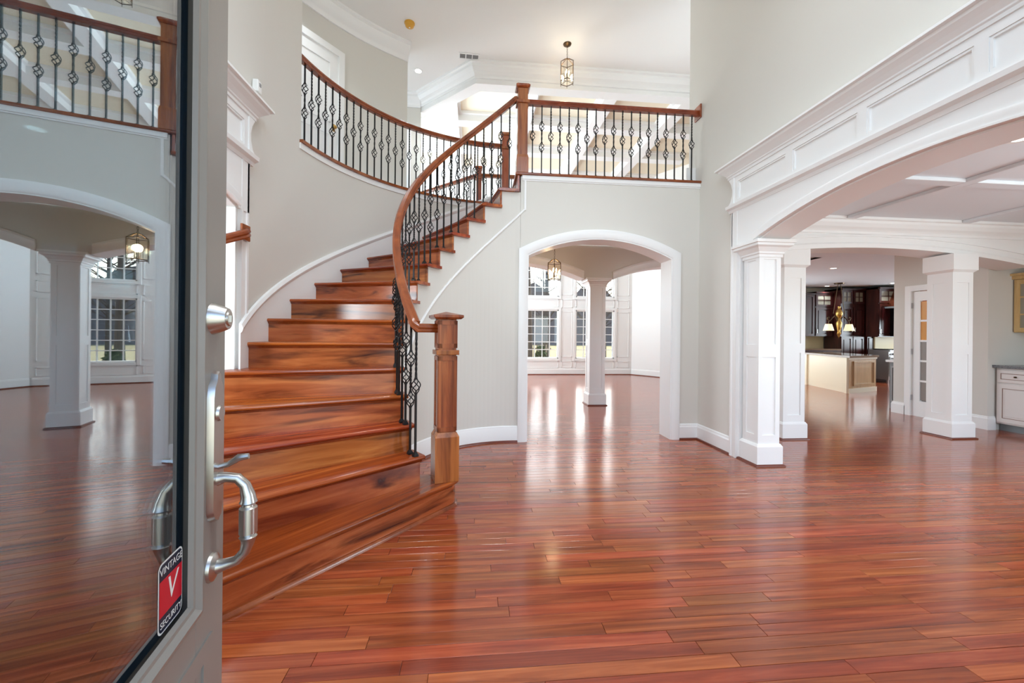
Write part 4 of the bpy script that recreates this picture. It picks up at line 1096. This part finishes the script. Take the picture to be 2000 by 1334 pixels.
# ------------------------------------------------------------------ lanterns and ceiling fittings
def lantern(label, loc, ztop, zc, r=.11, h=.32, n=6, watts=4):
    """hanging lantern: canopy at zc, body top at ztop"""
    t = thing('lantern', label, 'pendant lamp', (loc[0], loc[1], 0))
    MB().lathe([(0, zc), (.065, zc), (.06, zc - .015), (.02, zc - .035), (0, zc - .04)], 16).build('canopy', 'bronze', t, smooth=True)
    m = MB(); z = zc - .03; i = 0
    while z > ztop + .07:
        m.tube([(.008 * (i % 2), .008 * ((i + 1) % 2), z), (.008 * (i % 2), .008 * ((i + 1) % 2), z - .03), (-.008 * (i % 2), -.008 * ((i + 1) % 2), z - .03), (-.008 * (i % 2), -.008 * ((i + 1) % 2), z), (.008 * (i % 2), .008 * ((i + 1) % 2), z)], .0022, 4); z -= .026; i += 1
    m.build('chain', 'bronze', t)
    f = MB()
    for k in range(n):
        a = 2 * pi * k / n + .3; b = 2 * pi * (k + 1) / n + .3
        c, s = r * cos(a), r * sin(a); c2, s2 = r * cos(b), r * sin(b)
        f.tube([(0, 0, ztop + .07), (c * .35, s * .35, ztop + .055), (c, s, ztop), (c, s, ztop - h)], .005, 5)
        f.tube([(c, s, ztop), (c2, s2, ztop)], .005, 5); f.tube([(c, s, ztop - h), (c2, s2, ztop - h)], .005, 5)
        f.tube([(c, s, ztop - h), (c * 1.0, s * 1.0, ztop - h - .03)], .004, 5)
        f.tube([(0, 0, ztop - h + .02), (c, s, ztop - h)], .003, 4)
    f.build('frame', 'bronze', t)
    for k in range(n):
        a = 2 * pi * k / n + .3; b = 2 * pi * (k + 1) / n + .3
        q = [(r * cos(a), r * sin(a)), (r * cos(b), r * sin(b))]
        g = MB(); g.add([(q[0][0] * .97, q[0][1] * .97, ztop - h + .01), (q[1][0] * .97, q[1][1] * .97, ztop - h + .01), (q[1][0] * .97, q[1][1] * .97, ztop - .01), (q[0][0] * .97, q[0][1] * .97, ztop - .01)], [(0, 1, 2, 3)])
        g.build('pane', 'lantern_glass', t)
    for k in range(3):
        a = 2 * pi * k / 3; x, y = .03 * cos(a), .03 * sin(a)
        c = MB().lathe([(.009, ztop - h + .03), (.009, ztop - h + .12), (0, ztop - h + .12)], 8, (x, y, 0)).build('candle_sleeve', 'plastic', t)
        MB().lathe([(0, ztop - h + .12), (.011, ztop - h + .14), (.009, ztop - h + .165), (0, ztop - h + .19)], 8, (x, y, 0)).build('bulb', 'lamp_on', c, smooth=True)
    l = bpy.data.lights.new('lantern_light', 'POINT'); l.energy = watts; l.color = (1, .78, .5); l.shadow_soft_size = .05
    lo = bpy.data.objects.new('lantern_light', l); C.objects.link(lo); lo.parent = t; lo.location = (0, 0, ztop - h * .45)
    return t
lantern('bronze glass lantern hanging from upper hall ceiling above balcony', (1.435, 6.27), 5.55, HC, .11, .30)
lantern('bronze glass lantern seen through the centre arch', (1.28, 6.35), 2.40, 2.86, .115, .26)
lantern('bronze glass lantern in left room seen through door glass', (-4.35, 5.9), 2.44, 2.75, .14, .27)
def can(label, x, y, z, par=None, watts=6):
    t = thing('recessed_light', label, 'ceiling light', (x, y, z), 0, 'recessed ceiling lights')
    MB().lathe([(.055, -.002), (.085, -.004), (.085, .004), (.055, .006)], 24).build('trim_ring', 'plastic', t, smooth=True)
    m = MB(); m.lathe([(0, -.001), (.056, -.001), (.056, .01), (0, .01)], 24); m.build('lamp', 'can_on', t)
    l = bpy.data.lights.new('downlight', 'SPOT'); l.energy = watts * 5; l.spot_size = radians(120); l.spot_blend = 1; l.color = (.88, .95, 1); l.shadow_soft_size = .06
    lo = bpy.data.objects.new('downlight', l); C.objects.link(lo); lo.parent = t; lo.location = (0, 0, -.03)
can('recessed ceiling light at left end of upper hall', -1.0, 7.2, HC, watts=16)
can('unseen added hall downlight above the curved rail', -2.0, 5.0, HC, watts=9)  # lamp added out of view to brighten the upper hall
can('recessed ceiling light inside the great room coffer', -.05, 8.05, 6.148)
can('recessed ceiling light nearest in the kitchen', 7.723, 8.02, 2.75)
can('recessed ceiling light in kitchen above the range', 11.4, 10.0, 2.75)
can('recessed ceiling light in kitchen above the left counter', 10.3, 10.9, 2.75)
can('recessed ceiling light in left room behind door glass', -3.2, 3.3, 2.75)
for x, y in ((4.0, 2.6), (5.4, 1.2), (6.7, 2.6)):
    can('recessed ceiling light between right room battens at %s' % {4.0: 'foyer side', 5.4: 'front side', 6.7: 'bar side'}[x], x, y, 2.75)
for fx, fw in ((-.9, 'stair side'), (.5, 'middle'), (1.9, 'right arch side')):  # downlights added out of view to balance the foyer light
    for fy, fr in ((.9, 'front'), (2.3, 'rear')):
        can('unseen added foyer downlight, %s, %s row' % (fw, fr), fx, fy, HC, watts=13)
t = thing('smoke_detector', 'yellowed round smoke detector on white ceiling', 'smoke detector', (-.978, 6.1, HC))
MB().lathe([(0, 0), (.075, 0), (.075, -.012), (.065, -.02), (.06, -.05), (.035, -.065), (0, -.066)], 20).build('cover', 'gold', t, smooth=True)
MB().lathe([(0, -.064), (.012, -.068), (0, -.072)], 10).build('sensor_button', 'plastic', t)
t = thing('ceiling_vent', 'white three-section ceiling air vent', 'vent', (-.11, 6.72, HC), radians(3))
m = MB()
for a, b, c, d in ((-.17, .17, -.075, -.055), (-.17, .17, .055, .075), (-.17, -.15, -.055, .055), (.15, .17, -.055, .055), (-.06, -.045, -.055, .055), (.045, .06, -.055, .055)): m.box(a, b, c, d, -.012, 0)
m.build('frame', 'plastic', t)
MB().box(-.15, .15, -.055, .055, -.004, 0).build('backing', 'grille', t)
sl = MB().box(-.15, .15, -.004, .004, -.009, -.005).build('slat', 'grille'); dsl = sl.data; bpy.data.objects.remove(sl)
for i in range(6):
    o = bpy.data.objects.new('slat', dsl); C.objects.link(o); o.parent = t; o.location = (0, -.045 + i * .018, 0)
t = thing('motion_sensor', 'small white motion sensor above left crown', 'sensor', (XL, 3.45, 3.2))
MB().frust(.05, .045, 0, .1, .03, 0, .065, .06).build('housing', 'plastic', t, bevel=.008)
MB().box(.052, .058, -.012, .012, .05, .075).build('lens', 'grille', t)
tag(MB().box(5.63, 5.70, 11.57, 11.59, .3, .42).build('wall_outlet', 'plastic'), 'white outlet low on angled great room wall', 'outlet')

# ------------------------------------------------------------------ front door leaf
DOORA = radians(9.9)                 # swings past square
fdv = Vector((-sin(DOORA), cos(DOORA), 0)); DW = .95
FE = Vector((-.556, .97, 0)); HG = FE - fdv * DW
door = thing('front_door', 'taupe glazed front door standing open with nickel handle', 'door', (HG.x, HG.y, 0), math.atan2(fdv.y, fdv.x))
# local: x from hinge to free edge, y+ = left of travel (away from camera side), -y faces the camera
TD = .045; SW = .125; GB = .725; GT = 2.28; DH = 2.42
m = MB(); m.box(DW - SW, DW, 0, TD, .01, DH); m.box(0, SW, 0, TD, .01, DH); m.box(SW, DW - SW, 0, TD, .01, GB); m.box(SW, DW - SW, 0, TD, GT, DH)
m.build('leaf_frame', 'door', door, bevel=.002)
m = MB()
pr = [(0, 0), (0, -.012), (.012, -.016), (.022, -.008), (.03, -.008), (.034, .0)]
for a, b, c, d in ((SW, DW - SW, GB, GT),):
    ring = [(a, 0, c), (b, 0, c), (b, 0, d), (a, 0, d)]
    Ax = [(1, 0, 1), (-1, 0, 1), (-1, 0, -1), (1, 0, -1)]
    m.sweep(ring, Ax, [(0, 1, 0)] * 4, pr, closed=True)
    m.sweep([(x, TD, z) for x, _, z in ring], Ax, [(0, -1, 0)] * 4, pr, closed=True)
m.build('glazing_bead', 'door', door)
m = MB(); ring = [(SW + .03, TD / 2, GB + .03), (DW - SW - .03, TD / 2, GB + .03), (DW - SW - .03, TD / 2, GT - .03), (SW + .03, TD / 2, GT - .03)]
m.sweep(ring, [(1, 0, 1), (-1, 0, 1), (-1, 0, -1), (1, 0, -1)], [(0, 1, 0)] * 4, [(0, -.012), (.014, -.012), (.014, .012), (0, .012)], closed=True); m.build('spacer_bar', 'dark', door)
for yy in (TD / 2 - .011, TD / 2 + .011):
    MB().box(SW + .03, DW - SW - .03, yy - .002, yy + .002, GB + .03, GT - .03).build('glass_pane', 'door_glass', door)
m = MB(); m.box(.06, DW - .06, -.004, 0, .12, .16); m.box(.06, DW - .06, -.004, 0, GB - .12, GB - .08); m.box(.06, .1, -.004, 0, .16, GB - .12); m.box(DW - .1, DW - .06, -.004, 0, .16, GB - .12)
m.build('lower_panel_moulding', 'door', door)
hx = DW - .06
# handle set
hs = MB(); n = 14
poly = [(-.028, .905)] + [(-.028, 1.14), (-.022, 1.165), (-.012, 1.175), (-.008, 1.19), (0, 1.196), (.008, 1.19), (.012, 1.175), (.022, 1.165), (.028, 1.14), (.028, .905), (.018, .885), (0, .875), (-.018, .885)]
hs.add([(hx + u, 0, z) for u, z in poly] + [(hx + u * .86, -.012, (z - 1.03) * .98 + 1.03) for u, z in poly], [tuple(range(14)), tuple(range(14, 28))] + [(i, (i + 1) % 14, 14 + (i + 1) % 14, 14 + i) for i in range(14)])
hp = hs.build('handle_set', 'nickel', door, smooth=True)
g = MB()
gp = [(-.01, .945), (-.03, .948), (-.05, .945), (-.064, .925), (-.068, .895), (-.068, .875), (-.068, .87), (-.068, .865), (-.068, .78), (-.068, .775), (-.068, .77), (-.066, .755), (-.058, .735), (-.04, .722), (-.02, .72), (-.008, .72)]
gr = [.012, .009, .009, .011, .013, .014, .016, .012, .0155, .0155, .016, .012, .011, .009, .010, .013]
gz = [(-.006, .965), (-.026, .968), (-.047, .964), (-.061, .948), (-.067, .926), (-.068, .916), (-.068, .911), (-.068, .907), (-.068, .903), (-.068, .899), (-.068, .845), (-.068, .841), (-.068, .837), (-.068, .833), (-.067, .822), (-.062, .805), (-.047, .788), (-.024, .782), (-.006, .78)]
gr2 = [.016, .0105, .0105, .011, .014, .0155, .0175, .013, .0135, .0175, .0175, .0135, .0175, .015, .0125, .0105, .0105, .012, .017]
gp2 = gz
g.tube([(hx, y_, z_) for y_, z_ in gp2], gr2, 14); g.build('grip', 'nickel', hp, smooth=True)
g = MB(); g.tube([(hx, 0, .78), (hx, -.006, .78), (hx, -.012, .78)], [.03, .028, .016], 18); g.build('lower_rose', 'nickel', hp, smooth=True)
g = MB(); g.tube([(hx, -.008, .99), (hx, -.03, .995), (hx, -.05, 1.008), (hx, -.068, 1.01)], [.006, .006, .008, .006], 8); g.build('thumb_latch', 'nickel', hp, smooth=True)
g = MB(); g.tube([(hx, -.012, 1.105), (hx, -.017, 1.105)], [.017, .015], 18); g.build('key_cylinder', 'nickel', hp, smooth=True)
g = MB(); g.tube([(hx, 0, 1.305), (hx, -.02, 1.305), (hx, -.028, 1.305)], [.034, .026, .022], 24); db = g.build('deadbolt', 'nickel', door, smooth=True)
g = MB(); g.tube([(hx, -.028, 1.305), (hx, -.031, 1.305)], [.016, .014], 18); g.box(hx - .002, hx + .002, -.034, -.031, 1.298, 1.312); g.build('key_cylinder', 'nickel', db, smooth=True)
# inside thumb turn is on the far face
g = MB(); g.tube([(hx, TD, 1.0), (hx, TD + .05, 1.0)], [.026, .02], 14); g.build('inner_knob', 'nickel', door, smooth=True)
# security sticker
sx0, sx1, sz0, sz1 = DW - SW - .112, DW - SW - .033, GB + .033, GB + .155
yy = TD / 2 - .0135
def rrect(m, x0, x1, z0, z1, r, y_):
    pts = []
    for cx_, cz_, a0 in ((x1 - r, z1 - r, 0), (x0 + r, z1 - r, 90), (x0 + r, z0 + r, 180), (x1 - r, z0 + r, 270)):
        for k in range(5): a = radians(a0 + k * 22.5); pts.append((cx_ + r * cos(a), y_, cz_ + r * sin(a)))
    m.add(pts, [tuple(range(20))])
m = MB(); rrect(m, sx0, sx1, sz0, sz1, .012, yy); stk = m.build('security_sticker', 'plastic', door); stk['label'] = 'navy and red security sticker'
m = MB(); rrect(m, sx0 + .003, sx1 - .003, sz0 + .003, sz1 - .003, .010, yy - .0004); m.build('sticker_border', 'navy', stk)
m = MB(); m.add([(sx0 + .003, yy - .0008, sz0 + .03), (sx1 - .003, yy - .0008, sz0 + .03), (sx1 - .003, yy - .0008, sz1 - .03), (sx0 + .003, yy - .0008, sz1 - .03)], [(0, 1, 2, 3)]); m.build('sticker_field', 'red', stk)
def text(par, s, x, z, size, y_, mat='plastic', shear=0):
    cu = bpy.data.curves.new('lettering', 'FONT'); cu.body = s; cu.size = size; cu.align_x = 'CENTER'; cu.align_y = 'CENTER'; cu.extrude = .0001; cu.shear = shear
    o = bpy.data.objects.new('lettering', cu); C.objects.link(o); o.data.materials.append(M[mat]); o.parent = par
    o.location = (x, y_, z); o.rotation_euler = (R90, 0, 0); return o
mx_ = (sx0 + sx1) / 2
text(stk, 'VINTAGE', mx_, sz1 - .0155, .0175, yy - .0012); text(stk, 'SECURITY', mx_, sz0 + .0155, .0155, yy - .0012)
text(stk, 'V', mx_, (sz0 + sz1) / 2 + .004, .058, yy - .0012, shear=.2)
# front wall around the entrance (behind the camera)
m = MB(); m.box(-10.5, -6.3, -.25, -.05, 0, 2.75); m.box(-3.7, -.5, -.25, -.05, 0, 2.5); m.box(-6.3, -3.7, -.25, -.05, 0, .6); m.box(-6.3, -3.7, -.25, -.05, 2.4, 2.75)
m.box(-.5, 1.5, -.25, -.05, 2.45, 3.1); m.box(1.5, 3.7, -.25, -.05, 0, 2.75); m.box(6.3, 7.3, -.25, -.05, 0, 2.75); m.box(3.7, 6.3, -.25, -.05, 0, .6); m.box(3.7, 6.3, -.25, -.05, 2.4, 2.75)
m.box(-2.1, -.9, -.25, -.05, 2.5, HC); m.box(1.8, 3.1, -.25, -.05, 2.5, HC); m.box(-.9, 1.8, -.25, -.05, 5.45, HC); m.box(-.9, -.5, -.25, -.05, 2.5, 3.1); m.box(1.5, 1.8, -.25, -.05, 2.5, 3.1)
struct('wall_front', m, 'wall', 'front wall with entrance and window openings')

# ------------------------------------------------------------------ left room seen through the glass
m = MB()
for i in range(40):
    a, b = -9 + 6.9 * i / 40, -9 + 6.9 * (i + 1) / 40
    f = lambda x: 2.27 - .05 * (x + 3.9) ** 2 if x > -4.9 else 2.27 - .05 * (x + 6.0) ** 2
    q = [(a, f(a)), (b, f(b)), (b, 2.75), (a, 2.75)]
    m.add([(x, 5.14, z) for x, z in q] + [(x, 5.44, z) for x, z in q], [(0, 1, 2, 3), (7, 6, 5, 4), (0, 4, 5, 1)])
struct('wall_left_arcade', m, 'wall_cream', 'cream arched beam in the left room')
LWX, LWZ = (-8.35, -7.3), (.6, 2.62)
m = MB(); m.box(-10.5, LWX[0], 9.5, 9.65, 0, 2.75); m.box(LWX[1], -3.4, 9.5, 9.65, 0, 2.75); m.box(*LWX, 9.5, 9.65, 0, LWZ[0]); m.box(*LWX, 9.5, 9.65, LWZ[1], 2.75); m.box(-10.5, -10.4, -.2, 9.6, 0, 2.75)
m.box(-3.55, -3.4, 5.4, 9.6, 0, 2.75)
struct('wall_left_room', m, 'wall_cream', 'cream wall of the left room behind the glass')
window('window_7', 'gridded window of left room seen through door glass', *LWX, .6, 1.95, 9.5, 4, 5)
window('window_8', 'transom window of left room seen through door glass', *LWX, 2.05, 2.62, 9.5, 4, 2)
t = thing('curtain', 'cream curtain panel beside left room window', 'curtain', (-7.05, 9.42, 0))
m = MB(); n = 30; vs = []
for i in range(n + 1):
    u = i / n; vs += [(-.2 + .42 * u, .03 * sin(u * 26), .03), (-.16 + .34 * u, .03 * sin(u * 26), 2.66)]
vs2 = [(x, y_ + .006, z) for x, y_, z in vs]
m.add(vs, [(2 * i, 2 * i + 2, 2 * i + 3, 2 * i + 1) for i in range(n)]); m.add(vs2, [(2 * i, 2 * i + 1, 2 * i + 3, 2 * i + 2) for i in range(n)])
m.build('drape', 'curtain', t, smooth=True); MB().tube([(-1.5, 0, 2.69), (.3, 0, 2.69)], .014, 8).build('curtain_rod', 'bronze', t)

# ------------------------------------------------------------------ outdoors behind the windows
g = MB().box(-60, 60, 12.7, 90, -.6, -.5); o = g.build('ground_lawn', 'ground', kind='structure'); o['label'] = 'dry winter lawn outside the windows'
g = MB().box(-60, 60, -40, -.3, -.3, -.2); o = g.build('ground_porch', 'ground', kind='structure'); o['label'] = 'porch ground before the entrance'
hm = MB(); n = 60; vs = []
for i in range(n + 1):
    x = -60 + 120 * i / n; vs += [(x, 62, -.6), (x, 66, 7.5 + 1.6 * sin(i * 1.3) + random.random() * 1.2)]
hm.add(vs + [(x, y_ + 3, z) for x, y_, z in vs], [(2 * i, 2 * i + 2, 2 * i + 3, 2 * i + 1) for i in range(n)])
o = hm.build('ground_wooded_hill', 'woods', kind='structure'); o['label'] = 'brown wooded hillside on the horizon'
def tree(label, x, y_, h, seed):
    rg = random.Random(seed); t = thing('bare_tree', label, 'tree', (x, y_, -.5), 0, 'bare trees outside')
    m = MB(); b = MB()
    top = (rg.uniform(-.4, .4), rg.uniform(-.4, .4), h)
    m.tube([(0, 0, 0), (top[0] * .3, top[1] * .3, h * .4), top], [.16, .12, .03], 8); m.build('trunk', 'bark', t)
    for i in range(26):
        u = rg.uniform(.25, .97); a = rg.uniform(0, 2 * pi); L = (1.1 - u) * h * .2
        p = Vector((top[0] * u, top[1] * u, h * u)); q = p + Vector((cos(a) * L, sin(a) * L, L * .7))
        b.tube([p, (p + q) / 2 + Vector((0, 0, -.05)), q], [.035, .025, .008], 4)
        for j in range(5):
            s = rg.uniform(.3, 1); r = p + (q - p) * s; a2 = a + rg.uniform(-1.2, 1.2); l2 = L * .4
            b.tube([r, r + Vector((cos(a2) * l2, sin(a2) * l2, l2 * .8))], [.014, .004], 3)
    b.build('branches', 'bark', t)
spots = [(2.4, 17, 8), (5.6, 18.5, 8), (4.0, 22, 9), (7.6, 24.6, 9), (.9, 22.6, 9), (5.0, 28, 9), (9.8, 29.5, 9), (-1.4, 19.6, 8)]
wd = ['nearest to the left window', 'second from the house', 'between the two windows', 'tall and slender to the right', 'left of the lantern', 'farther behind the column', 'farthest right on the lawn', 'leftmost on the lawn']
for i, (x, y_, h) in enumerate(spots): tree('bare winter tree outside, ' + wd[i], x, y_, h, i + 3)
def shrub(label, x, y_, h, w, seed):
    rg = random.Random(seed); t = thing('evergreen_shrub', label, 'shrub', (x, y_, -.5), 0, 'evergreen shrubs outside'); m = MB()
    for i in range(420):
        u = rg.random() ** 1.4; a = rg.uniform(0, 2 * pi); r = w * (1 - u * .85) * sqrt(rg.uniform(.3, 1)); z = h * u
        d = .1; b = rg.uniform(0, pi)
        p = Vector((r * cos(a), r * sin(a), z)); e = Vector((cos(b) * d, sin(b) * d, rg.uniform(-.06, .06))); f = Vector((-sin(b) * d * .4, cos(b) * d * .4, .06))
        m.add([p - e, p + f, p + e, p - f], [(0, 1, 2, 3)])
    o = m.build('foliage', 'needles', t); MB().tube([(0, 0, 0), (0, 0, h * .9)], [.04, .01], 6).build('stem', 'bark', t)
shrub('low evergreen shrub below the left great room window', 2.4, 14.2, 1.3, .55, 1)
shrub('evergreen shrub outside the column-side window', 4.3, 14.4, 1.2, .6, 2)
shrub('taller evergreen outside the left room window', -9.2, 14, 2.6, .8, 3)
ft = thing('lawn_fence', 'weathered picket fence on the lawn', 'fence', (0, 21, -.5))
pk = MB().box(-.04, .04, -.01, .01, 0, 1.2).build('picket', 'fence'); dpk = pk.data; bpy.data.objects.remove(pk)
for i in range(16):
    o = bpy.data.objects.new('picket', dpk); C.objects.link(o); o.parent = ft; o.location = (1.6 + i * .16, 0, 0)
for z in (.3, .95): MB().box(1.5, 4.1, .01, .04, z, z + .08).build('fence_rail', 'fence', ft)
